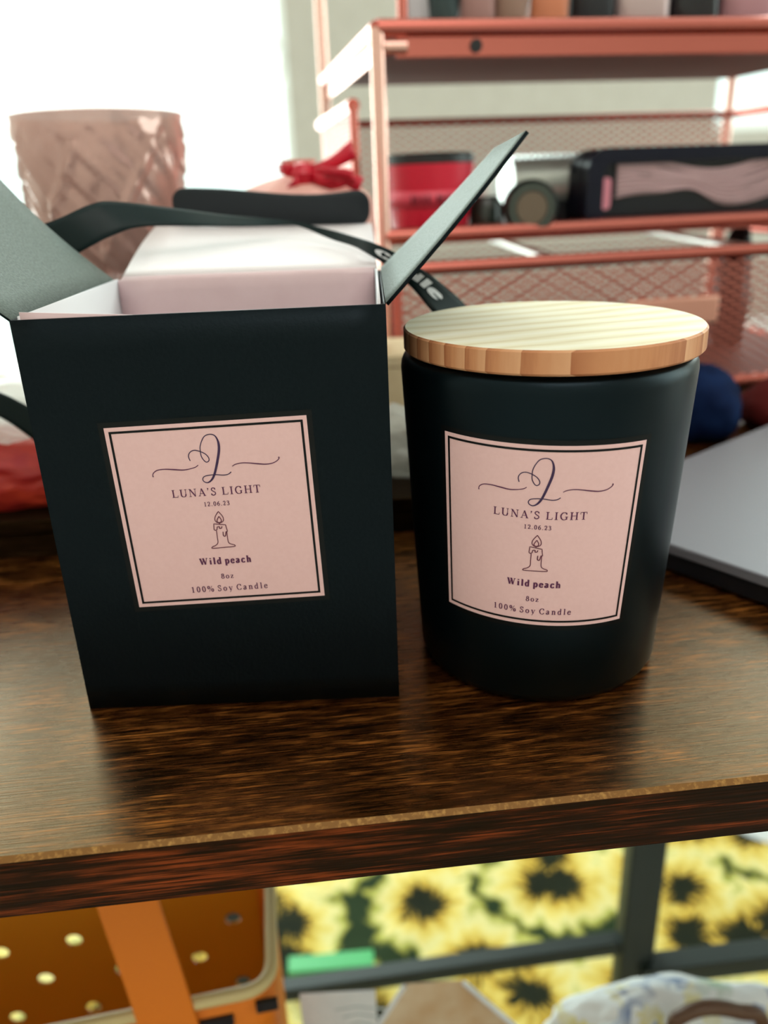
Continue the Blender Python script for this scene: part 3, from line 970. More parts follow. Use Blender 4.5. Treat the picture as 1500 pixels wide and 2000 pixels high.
# ================================================================ SILVER CASE (right)
th = .0125
A_ = Vector((.62, -.785, 0)).normalized()
B_ = Vector((.785, .62, 0)).normalized()
cor = Vector((.0745, .309, 0))
lap = thing('laptop', 'closed silver laptop with black underside lying right of the candle', 'laptop', cor, math.atan2(A_.y, A_.x))
# local x along A, local y along B
def rrect(x0, x1, y0, y1, r, n=6):
    P = []
    for cx, cy, a0 in ((x1 - r, y1 - r, 0), (x0 + r, y1 - r, 90), (x0 + r, y0 + r, 180), (x1 - r, y0 + r, 270)):
        P += [(cx + r * math.cos(R(a0 + 90 * k / n)), cy + r * math.sin(R(a0 + 90 * k / n))) for k in range(n + 1)]
    return P
LP = rrect(0, .178, 0, .245, .006)
MB().prism(LP, lambda x, y: (x, y, th - .0042), lambda x, y: (x, y, th)).build('laptop_lid', M['silver'], lap, bevel=.0006)
LP2 = rrect(.001, .177, .001, .244, .006)
MB().prism(LP2, lambda x, y: (x, y, .0015), lambda x, y: (x, y, th - .0046)).build('laptop_base', M['black'], lap, bevel=.0005)
for fx, fy in ((.02, .02), (.155, .02), (.02, .22), (.155, .22)):
    MB().lathe([(0, 0), (.005, 0), (.005, .0018), (0, .0018)], c=(fx, fy, 0), n=16).build('rubber_foot', M['black'], lap)
MB().lathe([(0, 0), (.011, 0), (.011, .0003), (0, .0003)], c=(.089, .1225, th - .00005), n=24).build('badge', M['frame_white'], lap)

# ================================================================ ROSE GOLD RACK
RA = R(10)
RO = Vector((.0063, .500, 0))
rack = thing('desk_organizer', 'rose gold metal desk organizer rack with mesh tiers behind the candle', 'organizer', RO, RA)
RW, RDp = .36, .235
def rl(p):     # world -> rack local
    q = Vector(p) - RO
    return Vector((q.x * math.cos(RA) + q.y * math.sin(RA), -q.x * math.sin(RA) + q.y * math.cos(RA), q.z))
PR = .0042
ZTOP, ZMID, ZMR, ZD1, ZD0 = .2165, .108, .184, .0905, .0075
for (x, y, ztop) in ((0, 0, ZTOP), (RW, 0, ZTOP), (0, RDp, .33), (RW, RDp, .33)):
    MB().tube([(x, y, 0), (x, y, ztop)], PR, 14).build('post', M['rose_highlight'], rack)
MB().tube([(.022, .035, ZTOP), (.022, .035, .33)], .0032, 10).build('post', M['rose'], rack)
# top tier
tt = MB()
tt.tube([(0, 0, ZTOP), (RW, 0, ZTOP)], .0046, 12)
tt.tube([(0, RDp, ZTOP), (RW, RDp, ZTOP)], .004, 10)
tt.tube([(0, 0, ZTOP), (0, RDp, ZTOP)], .0042, 12)
tt.tube([(RW, 0, ZTOP), (RW, RDp, ZTOP)], .0042, 12)
tt.build('top_rail', M['rose'], rack)
tp = MB()
tp.box(.006, RW - .004, .003, RDp - .003, ZTOP - .0045, ZTOP - .0025)
tp.build('top_tray', M['rose_tray'], rack, bevel=.0006)
MB().box(.010, RW - .004, -.001, .001, ZTOP - .0145, ZTOP - .0040).build('front_apron', M['rose'], rack, bevel=.0006)
MB().box(.001, .003, .006, RDp - .003, ZTOP - .0145, ZTOP - .0040).build('side_apron', M['rose_highlight'], rack, bevel=.0006)
for x in (.055, .27):
    MB().tube([(x, -.0005, ZTOP - .009), (x, -.0022, ZTOP - .009)], .0035, 12).build('screw', M['black'], rack)
MB().tube([(.003, 0, ZTOP - .009), (.016, .0, ZTOP - .009)], .004, 10).build('hook', M['rose_highlight'], rack)


def mesh_panel(name, org, du, dv, lu, lv, cu, cv, wire, parent=rack):
    """expanded-metal lattice of diamonds, cells cu x cv"""
    mb = MB()
    du, dv, org = Vector(du).normalized(), Vector(dv).normalized(), Vector(org)
    nrm = du.cross(dv).normalized() * (wire * .5)
    nu, nv = int(lu / cu), int(lv / cv)
    def seg_(a, b):
        a, b = org + du * a[0] + dv * a[1], org + du * b[0] + dv * b[1]
        tt_ = (b - a).normalized()
        s = tt_.cross(nrm).normalized() * (wire * .5)
        mb.add([a + s + nrm, a - s + nrm, b - s + nrm, b + s + nrm, a + s - nrm, a - s - nrm, b - s - nrm, b + s - nrm],
               [(0, 1, 2, 3), (7, 6, 5, 4), (0, 4, 5, 1), (3, 2, 6, 7)])
    for j in range(nv):
        for i in range(nu):
            x, y = i * cu, j * cv
            c = (x + cu / 2, y + cv / 2)
            for e in ((x, y), (x + cu, y), (x + cu, y + cv), (x, y + cv)):
                seg_(e, c)
    o = mb.build(name, M['rose_mesh'], parent, smooth=False)
    return o


# middle tier
mt_ = MB()
mt_.tube([(0, 0, ZMID + .002), (RW, 0, ZMID + .002)], .0045, 12)
mt_.tube([(0, RDp - .01, ZMR), (RW, RDp - .01, ZMR)], .003, 10)
mt_.tube([(-.006, .055, ZMR), (-.006, RDp - .01, ZMR)], .0042, 12)
mt_.tube([(-.006, .055, ZMR), (-.006, .055, ZMID)], .0028, 10)
mt_.tube([(RW, .055, ZMR), (RW, RDp - .01, ZMR)], .0035, 12)
mt_.build('middle_rail', M['rose'], rack)
MB().box(0, RW, .003, RDp - .01, ZMID - .0035, ZMID - .0020).build('middle_tray', M['rose_mesh'], rack)
mesh_panel('back_mesh', (0, RDp - .01, ZMID), (1, 0, 0), (0, 0, 1), RW, ZMR - ZMID, .0102, .0056, .0011)
mesh_panel('side_mesh', (-.006, .055, ZMID), (0, 1, 0), (0, 0, 1), RDp - .065, ZMR - ZMID, .0102, .0056, .0011)
# drawer
db = MB()
dx0, dx1, dy0, dy1 = .006, RW - .006, -.006, RDp - .02
def rect_tube(z, r):
    db.tube([(dx0, dy0, z), (dx1, dy0, z)], r, 12)
    db.tube([(dx0, dy1, z), (dx1, dy1, z)], r * .7, 10)
    db.tube([(dx0, dy0, z), (dx0, dy1, z)], r * .8, 10)
    db.tube([(dx1, dy0, z), (dx1, dy1, z)], r * .8, 10)
rect_tube(ZD1 + .001, .0042)
rect_tube(ZD0, .0036)
for x in (dx0, dx1):
    for y in (dy0, dy1):
        db.tube([(x, y, ZD0), (x, y, ZD1)], .003, 10)
dro = db.build('drawer', M['rose'], rack)
mesh_panel('front_mesh', (dx0, dy0, ZD0), (1, 0, 0), (0, 0, 1), dx1 - dx0, ZD1 - ZD0, .0102, .0056, .0014, dro)
mesh_panel('rear_mesh', (dx0, dy1, ZD0), (1, 0, 0), (0, 0, 1), dx1 - dx0, ZD1 - ZD0, .0102, .0056, .0009, dro)
mesh_panel('side_mesh', (dx0, dy0, ZD0), (0, 1, 0), (0, 0, 1), dy1 - dy0, ZD1 - ZD0, .0102, .0056, .0014, dro)
MB().box(dx0, dx1, dy0, dy1, ZD0 - .0008, ZD0 + .0008).build('drawer_base', M['rose_tray'], dro)
M['divider'] = mat('window_lit_metal', (.95, .90, .84), .22, .5)  # near-white colour stands for the window reflection on the rails
lpv = [rl(at(x, y, .503)) for x, y in ((1242, 596), (1438, 652))]
MB().box(lpv[0].x, lpv[1].x, dy0 - .0075, dy0 - .0035, .0485, .0655).build('label_plate', mat('salmon_plate', (.72, .34, .25), .4, .3), dro, bevel=.0015)
for (x, y), (x2, y2) in (((1080, 507), (920, 453)), ((1500, 491), (1250, 450))):
    a = rl(atz(x, y, .0915))
    b = rl(atz(x2, y2, .0915))
    d = b - a
    b = a + d * min(1, (dy1 - .004 - a.y) / d.y)
    MB().tube([(a.x, max(a.y, dy0 + .004), a.z), b], .0036, 12).build('divider_rail', M['divider'], dro)
for x in (.0, RW):
    for y in (0, RDp):
        MB().lathe([(0, 0), (.006, 0), (.006, .004), (0, .004)], c=(x, y, 0), n=14).build('foot', M['rose'], rack)


def on_rack(px, y, Y):
    return at(px, y, Y)


ZM = ZMID - .0016     # upper face of the middle tray
# red tub
rtp = at(838, 420, .535)
tub = thing('red_tub', 'red open tub with a black inside on the organizer middle tier', 'tub', (rtp.x + .001, .541, ZM))
M['red_tub'] = mat('red_plastic', (0.72, 0.012, 0.045), 0.4)
M['red_band'] = mat('red_band', (0.80, 0.07, 0.12), 0.4)
MB().lathe([(0, 0), (.0225, 0), (.0235, .003), (.0265, .030), (.0278, .0425), (.0268, .0425), (.0262, .040), (.0262, .0395)], n=48).build('tub_body', M['red_tub'], tub)
MB().lathe([(.0262, .0396), (.0225, .006), (0, .005)], n=48).build('tub_inside', M['black'], tub)
MB().lathe([(.0258, .0185), (.0268, .0275)], n=48).build('band', M['red_band'], tub, solid=.0003, offset=1)
mk = MB()
for k, a in enumerate((-118, -112, -104, -97, -85, -80, -72, -66)):
    mk.grid(lambda i, j: ((.0271 + .0006 * j) * math.cos(R(a + 3.8 * i)), (.0271 + .0006 * j) * math.sin(R(a + 3.8 * i)), .0205 + .0048 * j), 2, 1)
mk.build('marking', mat('dark_red_print', (0.25, 0.01, 0.03), .5), tub, solid=.0002)
MB().lathe([(.0277, .0428), (.0276, .0475), (.0255, .0485), (0, .0485)], n=48).build('dark_rim', M['black'], tub)
# round black tin lying on edge with tan face
ct = at(1040, 388, .512)
cm = thing('round_tin', 'dark round tin with a tan face leaning by the red tub', 'tin', (ct.x, .526, ZM))
rr_ = .0160
MB().lathe([(0, 0), (rr_ - .002, 0), (rr_, .002), (rr_, .011), (rr_ - .0015, .013), (0, .013)], c=(0, 0, rr_), n=40, axis='Y').build('tin_body', mat('dark_green_metal', (0.006, 0.012, 0.009), .3), cm)
MB().lathe([(0, 0), (.0092, 0), (.0092, .0006), (0, .0006)], c=(0, -.0130, rr_), n=32, axis='Y').build('tin_face', mat('tan_face', (.17, .12, .08), .4), cm)
MB().lathe([(.0108, 0), (.0128, .0), (.0128, .0006), (.0108, .0006), (.0108, 0)], c=(0, -.0130, rr_), n=32, axis='Y').build('tin_ring', mat('tin_ring_metal', (.10, .115, .10), .3, .8), cm)
# dark bottle left of the tin, its bright highlight shaped as a white cap
cb = at(958, 400, .525)
vb = thing('small_bottle', 'small dark bottle with its highlight shaped as a white cap between tub and tin', 'bottle', (cb.x, .548, ZM))
MB().lathe([(0, 0), (.010, 0), (.011, .002), (.011, .018), (.007, .023), (0, .023)], n=24).build('bottle_body', mat('dark_bottle', (.015, .02, .015), .25), vb)
MB().lathe([(0, .023), (.0075, .023), (.0075, .033), (.006, .035), (0, .035)], n=24).build('cap', mat('white_highlight', (.85, .88, .84), .3), vb)
# ribbed clear tube
tl_, tr2 = at(990, 322, .575), at(1155, 318, .575)
tubeo = thing('ribbed_roll', 'pale silver ribbed roll lying behind the dark round tin', 'roll', ((tl_.x + tr2.x) / 2, .585, ZM + .030), RA)
Lh = (tr2.x - tl_.x) / 2
prr = []
for k in range(85):
    x = -Lh + 2 * Lh * k / 84
    prr.append((.0152 + .0022 * math.cos(k * math.pi / 3.5), x))
MB().lathe([(0, -Lh)] + prr + [(0, Lh)], n=32, axis='X').build('roll_body', mat('silver_foil', (.92, .94, .91), .2, .7), tubeo)
bk = MB().box(-Lh, Lh, -.016, .016, -.030, -.0135)
bk.build('roll_stand', M['black'], tubeo, bevel=.001)
# black hair case with clear window and pink strands
c0, c1 = at(1152, 345, .535), at(1560, 330, .56)
case = thing('hair_case', 'black oblong case with clear window showing pink strands', 'case', (c0.x, .540, ZM), R(12))
CL, CHt, CD = .165, .048, .030
CP = rrect(0, CL, 0, CHt, .013, 8)
MB().prism(CP, lambda x, z: (x, .006, z), lambda x, z: (x, CD, z)).build('case_body', mat('navy_black_vinyl', (.004, .005, .012), .4, spec=.15), case, bevel=.003)
fr = MB()
CI = rrect(.011, CL - .011, .0065, CHt - .0085, .008, 8)
n_ = len(CP)
fr.add([(x, 0, z) for x, z in CP] + [(x, 0, z) for x, z in CI] + [(x, .006, z) for x, z in CP] + [(x, .006, z) for x, z in CI],
       [(i, (i + 1) % n_, n_ + (i + 1) % n_, n_ + i) for i in range(n_)] + [(2 * n_ + i, 2 * n_ + (i + 1) % n_, (i + 1) % n_, i) for i in range(n_)] + [(n_ + i, n_ + (i + 1) % n_, 3 * n_ + (i + 1) % n_, 3 * n_ + i) for i in range(n_)])
fr.build('case_rim', mat('navy_black_rim', (.005, .006, .018), .3, spec=.25), case)
MB().add([(x, .002, z) for x, z in CI], [tuple(range(n_))]).build('case_window', M['clear'], case, smooth=False)
st = MB()
for k in range(26):
    z0 = .011 + .019 * k / 25
    ph = random.uniform(-.3, .3)
    P = []
    for i in range(19):
        x = .022 + .130 * i / 18
        dip = -.010 * math.exp(-((x - .075) / .016) ** 2) * (1 - k / 25)
        P.append((x, .0048 - .0006 * (k % 3), min(max(z0 * 1.15 + .001 + .006 * math.sin(x * 45 + ph + k * .03) - dip * .7 + .006 * (x / .15), .009), CHt - .0105)))
    st.tube(P, .00085, 6)
so = st.build('pink_strands', mat('pink_strand', (.66, .40, .44), .3), case)
so['kind'] = 'stuff'
MB().prism(rrect(.012, .0185, .012, .031, .003, 5), lambda x, z: (x, .0042, z), lambda x, z: (x, .0058, z)).build('pink_tab', mat('pink_tab_plastic', (.85, .25, .35), .4), case)

# things standing on the top tier (only their feet are in the frame)
ZT_ = ZTOP - .0021
def blob(name, label, cat, x, Y, w, d, h, m, rz=0, rad=.008, tops=None):
    o = thing(name, label, cat, (x, Y, ZT_), RA + R(rz))
    mb = MB()
    P = rrect(-w / 2, w / 2, -d / 2, d / 2, min(rad, w * .45, d * .45), 6)
    lv = [(0, .86), (.10, 1.0), (.5, 1.06), (.85, .95), (1.0, .75)]
    V, Fc = [], []
    nP = len(P)
    for k, s in lv:
        V += [(x_ * s + .002 * math.sin(9 * y_ / d + k * 5), y_ * s, h * k) for x_, y_ in P]
    for i in range(len(lv) - 1):
        for j in range(nP):
            Fc.append((i * nP + j, i * nP + (j + 1) % nP, (i + 1) * nP + (j + 1) % nP, (i + 1) * nP + j))
    Fc += [tuple(range(nP - 1, -1, -1)), tuple((len(lv) - 1) * nP + j for j in range(nP))]
    mb.add(V, Fc)
    mb.build('pouch_body', m, o)
    zp = MB().tube([(-w * .42, -d * .5 * .98 - .001, h * .8), (0, -d * .53 - .001, h * .82), (w * .42, -d * .5 * .98 - .001, h * .8)], .0012, 8)
    zp.build('zip', M['rose_highlight'], o)
    return o


tops = [
    ('cosmetic_pouch', 'dark teal pouch standing leftmost on the organizer top tier', 868, .015, .020, mat('teal_cloth', (.035, .06, .062), .6)),
    ('cosmetic_pouch', 'dusty pink pouch beside the teal pouch on the top tier', 930, .020, .024, mat('dusty_pink', (.42, .22, .20), .55)),
    ('cosmetic_pouch', 'brown beige pouch between pink and copper pouches on top tier', 995, .018, .024, mat('beige_cloth', (.34, .20, .15), .55)),
    ('cosmetic_pouch', 'copper orange pouch left of the black pouch on the top tier', 1068, .022, .026, mat('copper_cloth', (.72, .24, .12), .45)),
    ('cosmetic_pouch', 'plain black pouch in the middle of the organizer top tier', 1150, .024, .028, mat('black_cloth', (.012, .012, .016), .6)),
    ('cosmetic_pouch', 'silvery pink pouch right of the black pouch on top tier', 1245, .032, .028, mat('silver_pink', (.62, .46, .46), .35, .4)),
    ('cosmetic_pouch', 'glossy black bag right of the silvery pink pouch on top tier', 1345, .028, .03, mat('gloss_black', (.012, .01, .014), .25)),
    ('cosmetic_pouch', 'mauve pouch at the right end of the organizer top tier', 1445, .032, .03, mat('mauve_cloth', (.50, .24, .27), .5)),
]
for nm, lb_, pxx, w, d, m in tops:
    Y = .553 + (pxx - 860) * .00006
    p = at(pxx, 20, Y)
    blob(nm, lb_, 'pouch', p.x, Y, w * 1.06, d, .07, m)
# pale upright card on the top tier beside the left post
pc = at(812, 20, .548)
cd = thing('white_card', 'white card leaning on the left end of the organizer top tier', 'card', (pc.x + .002, .556, ZT_), RA)
MB().add([(-.012, 0, 0), (.004, 0, 0), (.020, .0, .035), (.020, .0, .06), (-.012, 0, .06)], [(0, 1, 2, 3, 4)]).build('card', M['white_card'], cd, solid=.0008, smooth=False)
# black pouch inside the drawer at the right
bp = crumple('drawer_pouch', (.283, .655, ZD0 + .001), (.014, .012, .052), .2, 1.5, M['black'], seed=12, res=4)
tag(bp, 'black lumpy thing standing in the right of the drawer', 'clip')

# navy cloth and dark red pouch in front of the drawer
M['navy'] = speckled('navy_cloth', (.003, .008, .034), (.006, .016, .060), 80, .8, spec=.05)
nv = crumple('navy_pouch', (.178, .446, 0), (.026, .030, .0225), .10, 1.2, M['navy'], seed=5, res=4)
tag(nv, 'rounded navy blue pouch on the desk between laptop and organizer', 'pouch')
dr_ = crumple('maroon_pouch', (.236, .452, 0), (.026, .026, .0165), .12, 1.2, mat('maroon', (.10, .010, .009), .7, spec=.1), seed=8, res=4)
tag(dr_, 'dark red pouch right of the navy pouch behind the laptop', 'pouch')

# ================================================================ BELOW THE DESK
# sunflower blanket spread over the floor
def sunflower():
    m = mat('sunflower_print', (.7, .5, .1), .8, spec=.15)
    nt, N, L, b = nodes(m)
    uv = coords(N, L, (1, 1, 1), (0, 0, R(24)))
    wv = N.new('ShaderNodeTexNoise')
    wv.inputs['Scale'].default_value = 26
    L.new(uv, wv.inputs['Vector'])
    add = N.new('ShaderNodeVectorMath')
    add.operation = 'MULTIPLY_ADD'
    add.inputs[1].default_value = (.045, .045, .0)
    L.new(wv.outputs['Color'], add.inputs[0])
    L.new(uv, add.inputs[2])
    vo = N.new('ShaderNodeTexVoronoi')
    vo.voronoi_dimensions = '2D'
    vo.inputs['Scale'].default_value = 9.5
    vo.inputs['Randomness'].default_value = .95
    L.new(add.outputs[0], vo.inputs['Vector'])
    dist = vo.outputs['Distance']
    sub = N.new('ShaderNodeVectorMath')
    sub.operation = 'SUBTRACT'
    L.new(add.outputs[0], sub.inputs[0])
    # petals: angle around the cell centre
    L.new(vo.outputs['Position'], sub.inputs[1])
    sp = N.new('ShaderNodeSeparateXYZ')
    L.new(sub.outputs[0], sp.inputs[0])
    ang = mathn(N, L, 'ARCTAN2', sp.outputs[1], sp.outputs[0])
    pet = mathn(N, L, 'SINE', mathn(N, L, 'MULTIPLY', ang, 13.0))
    d2 = mathn(N, L, 'ADD', dist, mathn(N, L, 'MULTIPLY', pet, .05))
    fine = tex_noise(N, L, uv, 90, 3)
    d2 = mathn(N, L, 'ADD', d2, mathn(N, L, 'MULTIPLY', mathn(N, L, 'SUBTRACT', fine, .5), .16))
    r = ramp(N, [(.0, (.010, .013, .006)), (.21, (.016, .017, .006)), (.27, (.55, .33, .04)), (.40, (.76, .58, .15)), (.54, (.78, .67, .30)), (.63, (.45, .42, .08)), (.70, (.02, .035, .012))])
    r.color_ramp.elements[0].position = 0
    L.new(d2, r.inputs[0])
    v2 = N.new('ShaderNodeTexNoise')
    v2.inputs['Scale'].default_value = 9
    L.new(uv, v2.inputs['Vector'])
    L.new(mixc(N, L, mathn(N, L, 'MULTIPLY', v2.outputs['Fac'], .35), r.outputs[0], (.80, .68, .34), 'SCREEN'), b.inputs['Base Color'])
    L.new(r.outputs[0], b.inputs['Base Color'])
    return m


M['sun'] = sunflower()
sb = MB()
e0, e1 = atz(1405, 1625, FLOOR_Z), atz(1520, 1672, FLOOR_Z)
def sunf(i, j):
    x = -.70 + 1.35 * i
    y = .26 + .78 * j
    # right rear corner folded away along the edge seen in the photo
    d = (e1 - e0).normalized()
    nx = Vector((-d.y, d.x))
    q = (Vector((x, y)) - Vector((e0.x, e0.y))).dot(nx)
    if q > 0 and x > e0.x - .10:
        x, y = x - nx.x * q, y - nx.y * q
    z = FLOOR_Z + .012 + .008 * noise.noise(Vector((x * 7, y * 7, 0))) + .004 * noise.noise(Vector((x * 22, y * 22, 4)))
    return (x, y, max(z, FLOOR_Z + .003))
sb.grid(sunf, 104, 64)
so_ = sb.build('sunflower_blanket', M['sun'], solid=.003, offset=1)
tag(so_, 'yellow sunflower print blanket spread on the floor under the desk', 'blanket')

# dark metal frame
ZB = -.46
mf = thing('metal_frame', 'dark metal frame with a post and crossbars below the desk', 'frame', (0, 0, FLOOR_Z))
pb0 = atz(1235, 1880, ZB)
pY = pb0.y
def lz(p):
    return (p[0], p[1], p[2] - FLOOR_Z)
pt = at(1243, 1600, pY)
MB().box(pb0.x - .0135, pb0.x + .0135, pY - .010, pY + .010, .032, pt.z + .06 - FLOOR_Z).build('post', M['dark_metal'], mf, bevel=.002)
la, lb2 = at(560, 1933, pY), at(1225, 1838, pY)
dv_ = (lb2 - la).normalized()
far = la - dv_ * .03
MB().tube([lz(far), lz(lb2)], .0092, 4).build('crossbar', M['dark_metal'], mf, bevel=.001)
ra, rb2 = at(1250, 1895, pY - .008), at(1500, 1865, pY - .008)
dv2 = (rb2 - ra).normalized()
far2 = rb2 + dv2 * .25
MB().tube([lz(ra), lz(far2)], .0125, 4).build('crossbar', M['dark_metal'], mf, bevel=.001)
MB().box(far.x - .013, far.x + .013, far.y - .01, far.y + .01, .032, far.z - FLOOR_Z + .2).build('post', M['dark_metal'], mf, bevel=.002)
MB().box(far2.x - .013, far2.x + .013, far2.y - .01, far2.y + .01, .032, far2.z - FLOOR_Z + .2).build('post', M['dark_metal'], mf, bevel=.002)

# green and white carton on the blanket
gp = atz(648, 1909, FLOOR_Z + .03)
gc = thing('green_carton', 'small bright green and white carton lying on the sunflower blanket', 'carton', (gp.x, gp.y, FLOOR_Z + .016), R(3))
MB().box(-.048, .048, 0, .02, 0, .020).build('carton_body', mat('mint_white', (.72, .85, .76), .4), gc, bevel=.001)
MB().box(-.0485, .0485, -.0005, .0205, .020, .028).build('carton_lid', mat('green_plastic', (.05, .42, .12), .35), gc, bevel=.001)

# orange basket
LSZ = -.3595
RIMZ = -.200
bk_ = thing('storage_basket', 'amber orange plastic basket with perforated wall and strap handle', 'basket', (0, 0, LSZ))
M['amber_in'] = film('amber_brown', (0.62, 0.30, 0.03), 1.0)
M['orange'] = mat('orange_plastic', (0.75, 0.19, 0.012), .5, spec=.25)
M['cream'] = mat('cream_rim', (0.62, 0.48, 0.22), .45)
h_ = RIMZ - LSZ
xr = -.0625
fa = atz(0, 2032, RIMZ)
# outline of the basket mouth (seen from above), rounded at the front right corner
fdir = Vector((.09, .0165, 0)).normalized()
fr_c = Vector((-.0600, .2610, 0))
fl_c = fr_c - fdir * .26
br_c = Vector((-.0690, .3300, 0))
bl_c = fl_c + Vector((-.012, .082, 0))
def corner(a, c, b, r, n=6):
    u, v = (a - c).normalized(), (b - c).normalized()
    P0, P1 = c + u * r, c + v * r
    return [(P0 * (1 - t_) ** 2 + c * 2 * t_ * (1 - t_) + P1 * t_ ** 2) for t_ in [k / n for k in range(n + 1)]]
loop = corner(bl_c, fl_c, fr_c, .012) + corner(fl_c, fr_c, br_c, .014) + corner(fr_c, br_c, bl_c, .008) + corner(br_c, bl_c, fl_c, .008)
nl = len(loop)
i_b0, i_b1 = 20, 21      # straight back wall runs between these loop points
wl_ = MB()
for i in range(nl):
    if i == i_b0:
        continue
    a, b = loop[i], loop[(i + 1) % nl]
    steps = 6
    for k in range(steps):
        za, zb = h_ * k / steps, h_ * (k + 1) / steps
        wl_.add([(a.x, a.y, za), (b.x, b.y, za), (b.x, b.y, zb), (a.x, a.y, zb)], [(0, 1, 2, 3)])
wl_.add([(p.x, p.y, .001) for p in loop], [tuple(range(nl))])
wl_.build('basket_body', [M['orange']], bk_, solid=.0016, weld=True, offset=0)
# perforated back wall with real holes
a, b = loop[i_b0], loop[i_b1]
wd = (b - a).length
ud = (b - a).normalized()
bm = bmesh.new()
def bw_pt(u, z):
    return Vector((a.x + ud.x * u, a.y + ud.y * u, z))
edges = []
def ringv(P):
    vs = [bm.verts.new(bw_pt(*p)) for p in P]
    return [bm.edges.new((vs[k], vs[(k + 1) % len(vs)])) for k in range(len(vs))]
edges += ringv([(0, 0), (wd, 0), (wd, h_), (0, h_)])
holes_px = [(145, 1835), (240, 1890), (90, 1910), (183, 1965), (35, 1985), (455, 1792), (390, 1868), (475, 1915), (2, 1860), (330, 1945), (310, 1815), (200, 1760)]
centres = []
for hx, hy in holes_px:
    d = ray(hx, hy)
    nrm = Vector((-ud.y, ud.x, 0))
    tt2 = (a - CAM).dot(nrm) / d.dot(nrm)
    p = CAM + d * tt2
    u, z = (p - a).dot(ud), p.z - LSZ
    if .006 < u < wd - .006 and .006 < z < h_ - .006:
        centres.append((u, z))
for (u, z) in centres:
    edges += ringv([(u + .0042 * math.cos(2 * math.pi * k / 18), z + .0042 * math.sin(2 * math.pi * k / 18)) for k in range(18)])
bmesh.ops.triangle_fill(bm, use_beauty=True, use_dissolve=False, edges=edges)
me = bpy.data.meshes.new('back_wall')
bm.to_mesh(me)
bm.free()
me.materials.append(M['amber_in'])
bo = bpy.data.objects.new('perforated_panel', me)
COL.objects.link(bo)
bo.parent = bk_
q = bo.modifiers.new('s', 'SOLIDIFY')
q.thickness, q.offset = .0016, 0
rim = MB()
rim.tube([(p.x, p.y, h_) for p in loop], .0032, 10, closed=True)
rim.build('rim', M['cream'], bk_)
# strap handle rising from the front wall
sp0 = Vector((-.1085, .2530, h_ - .035))
stp = MB()
SW = .0125
sl = []
for p in [(345, 2050, .2470), (318, 1965, .2500), (290, 1880, .2530), (262, 1800, .2560), (240, 1730, .2600), (215, 1640, .2680)]:
    sl.append(at(*p) - Vector((0, 0, LSZ)))
top = sl[-1] + Vector((-.004, .030, .008))
sl += [top, top + Vector((0, .028, -.022)), Vector((top.x + .004, bl_c.lerp(br_c, .7).y + .002, h_))]
sl = catmull(sl, 5)
stp.grid(lambda i, j: sl[int(round(i * (len(sl) - 1)))] + (fdir * SW * (j * 2 - 1)), len(sl) - 1, 2)
stp.build('strap_handle', M['orange'], bk_, solid=.003, offset=0, bevel=.0008)
slo = MB()
for k, (x, y, w) in enumerate(((415, 1992, .020), (520, 1975, .010))):
    p = at(x, y, .2560)
    slo.box(-w / 2, w / 2, -.0012, .0012, -.003, .003, T=Matrix.Translation(Vector((p.x, fr_c.y - (fr_c.x - p.x) * fdir.y / fdir.x - .0014, p.z - LSZ))) @ Matrix.Rotation(math.atan2(fdir.y, fdir.x), 4, 'Z'))
slo.build('slot', M['black'], bk_)

# papers and cloth on the lower shelf
M['paper'] = speckled('white_paper', (.82, .83, .84), (.74, .76, .78), 60, .7)
ca = at(585, 1942, .300)
cb_ = at(733, 1934, .300)
wcard = thing('white_card', 'white card standing beside the orange basket under the desk', 'card', (ca.x, .300, LSZ))
wv_ = cb_.x - ca.x
hh = ca.z - LSZ
MB().add([(0, 0, 0), (wv_, 0, 0), (wv_, 0, hh + (cb_.z - ca.z)), (0, 0, hh)], [(0, 1, 2, 3)]).build('card', M['paper'], wcard, solid=.001, smooth=False)
ln = MB()
for k in range(4):
    z = hh - .012 - .006 * k
    ln.tube([(.018 + .004 * k, -.0007, z), (.030, -.0007, z + .002), (.046 - .004 * k, -.0007, z - .001)], .0005, 6)
ln.build('drawing', mat('grey_ink', (.5, .55, .55), .6), wcard)
# paper bag with open mouth
q0, q1, q2, q3 = at(735, 2005, .300), at(790, 1922, .305), at(905, 1915, .305), at(1010, 2005, .300)
pbag = thing('paper_bag', 'tan paper bag with white edges standing open under the desk', 'bag', ((q0.x + q3.x) / 2, .302, LSZ))
def loc_(p):
    return Vector((p.x - (q0.x + q3.x) / 2, p.y - .302, p.z - LSZ))
M['kraft'] = speckled('tan_paper', (.62, .40, .22), (.72, .56, .38), 50, .8)
pg = MB()
l0, l1, l2, l3 = [loc_(p) for p in (q0, q1, q2, q3)]
b0, b3 = Vector((l0.x * .8, 0, 0)), Vector((l3.x * .8, 0, 0))
bk0, bk3 = b0 + Vector((0, .02, 0)), b3 + Vector((0, .02, 0))
pg.add([b0, b3, l3, l2, l1, l0], [(0, 1, 2, 3, 4, 5)])
pg.add([b0 + Vector((0, -.022, 0)), b3 + Vector((0, -.022, 0)), l3 + Vector((0, -.02, -.012)), l0 + Vector((0, -.02, -.012))], [(0, 1, 2, 3)])
pg.add([b0, b0 + Vector((0, -.022, 0)), l0 + Vector((0, -.02, -.012)), l0], [(0, 1, 2, 3)])
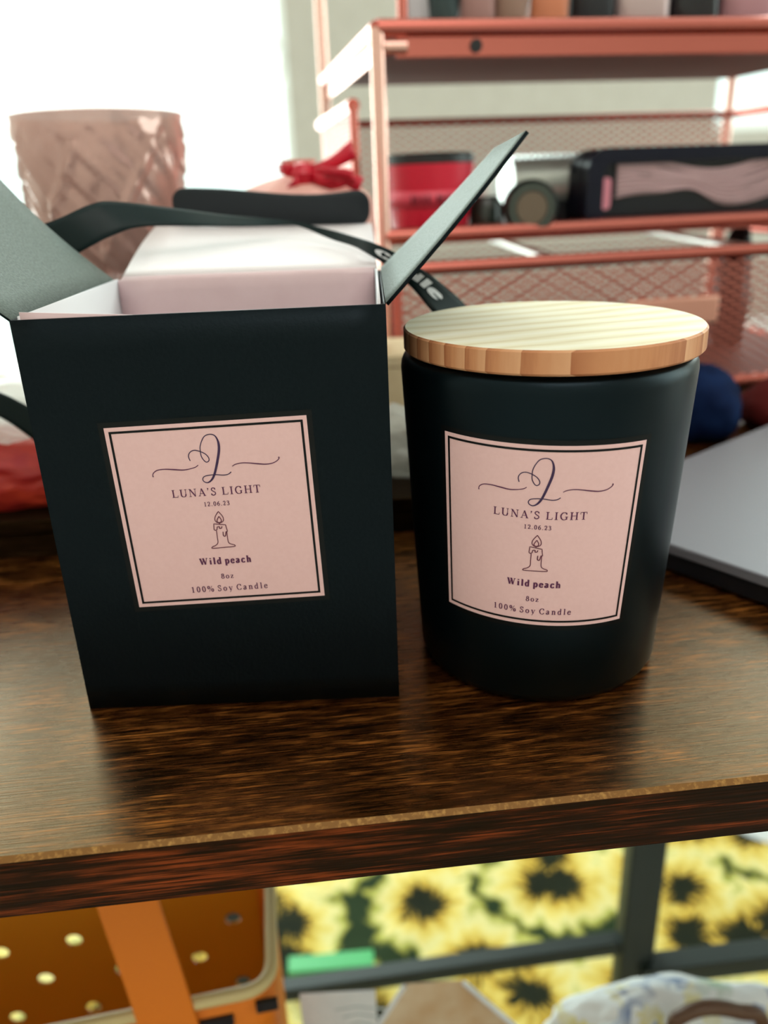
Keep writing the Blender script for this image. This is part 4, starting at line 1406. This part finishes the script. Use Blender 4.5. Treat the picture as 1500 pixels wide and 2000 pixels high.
pg.add([b3, b3 + Vector((0, -.022, 0)), l3 + Vector((0, -.02, -.012)), l3], [(0, 1, 2, 3)])
pg.build('bag_body', M['kraft'], pbag, solid=.0006, smooth=False)
for e_, f_ in ((l0, l1), (l2, l3)):
    MB().tube([e_ + Vector((0, -.0012, 0)), f_ + Vector((0, -.0012, 0))], .0014, 8).build('white_edge', M['paper'], pbag)
# floral tissue heap
def floral():
    m = mat('floral_print', (.8, .8, .8), .7)
    nt, N, L, b = nodes(m)
    uv = coords(N, L, (1, 1, 1))
    v = N.new('ShaderNodeTexVoronoi')
    v.inputs['Scale'].default_value = 70
    L.new(uv, v.inputs['Vector'])
    n1 = tex_noise(N, L, uv, 30, 3)
    n2 = tex_noise(N, L, coords(N, L, (1, 1, 1), (1, 2, 0)), 38, 3)
    base = mixc(N, L, mathn(N, L, 'GREATER_THAN', n1, .56), (.80, .82, .82), (.10, .17, .36))
    base = mixc(N, L, mathn(N, L, 'GREATER_THAN', n2, .60), base, (.72, .62, .14))
    n3 = tex_noise(N, L, coords(N, L, (1, 1, 1), (2, 1, 1)), 36, 3)
    base = mixc(N, L, mathn(N, L, 'GREATER_THAN', n3, .62), base, (.16, .34, .14))
    soft = mixc(N, L, v.outputs['Distance'], base, (.84, .86, .86))
    L.new(soft, b.inputs['Base Color'])
    return m


M['floral'] = floral()
fc0 = at(1330, 1990, .315)
fh = crumple('floral_cloth', (fc0.x + .004, .318, LSZ), (.080, .026, .040), .12, 1.6, M['floral'], seed=21)
tag(fh, 'white floral print cloth heaped under the right of the desk', 'cloth')
hb = MB()
hp = [at(x, y, .285) for x, y in ((1315, 2010), (1330, 1985), (1380, 1968), (1440, 1975), (1490, 2000))]
cen = hp[2].copy()
hb.tube([p for p in catmull([hp[0] + Vector((0, 0, -.06))] + hp + [hp[-1] + Vector((0, 0, -.06))], 6)], .0038, 10)
ho = hb.build('leather_strap', mat('brown_leather', (.10, .045, .02), .5), None)
tag(ho, 'brown leather strap loop in front of the floral cloth', 'strap')
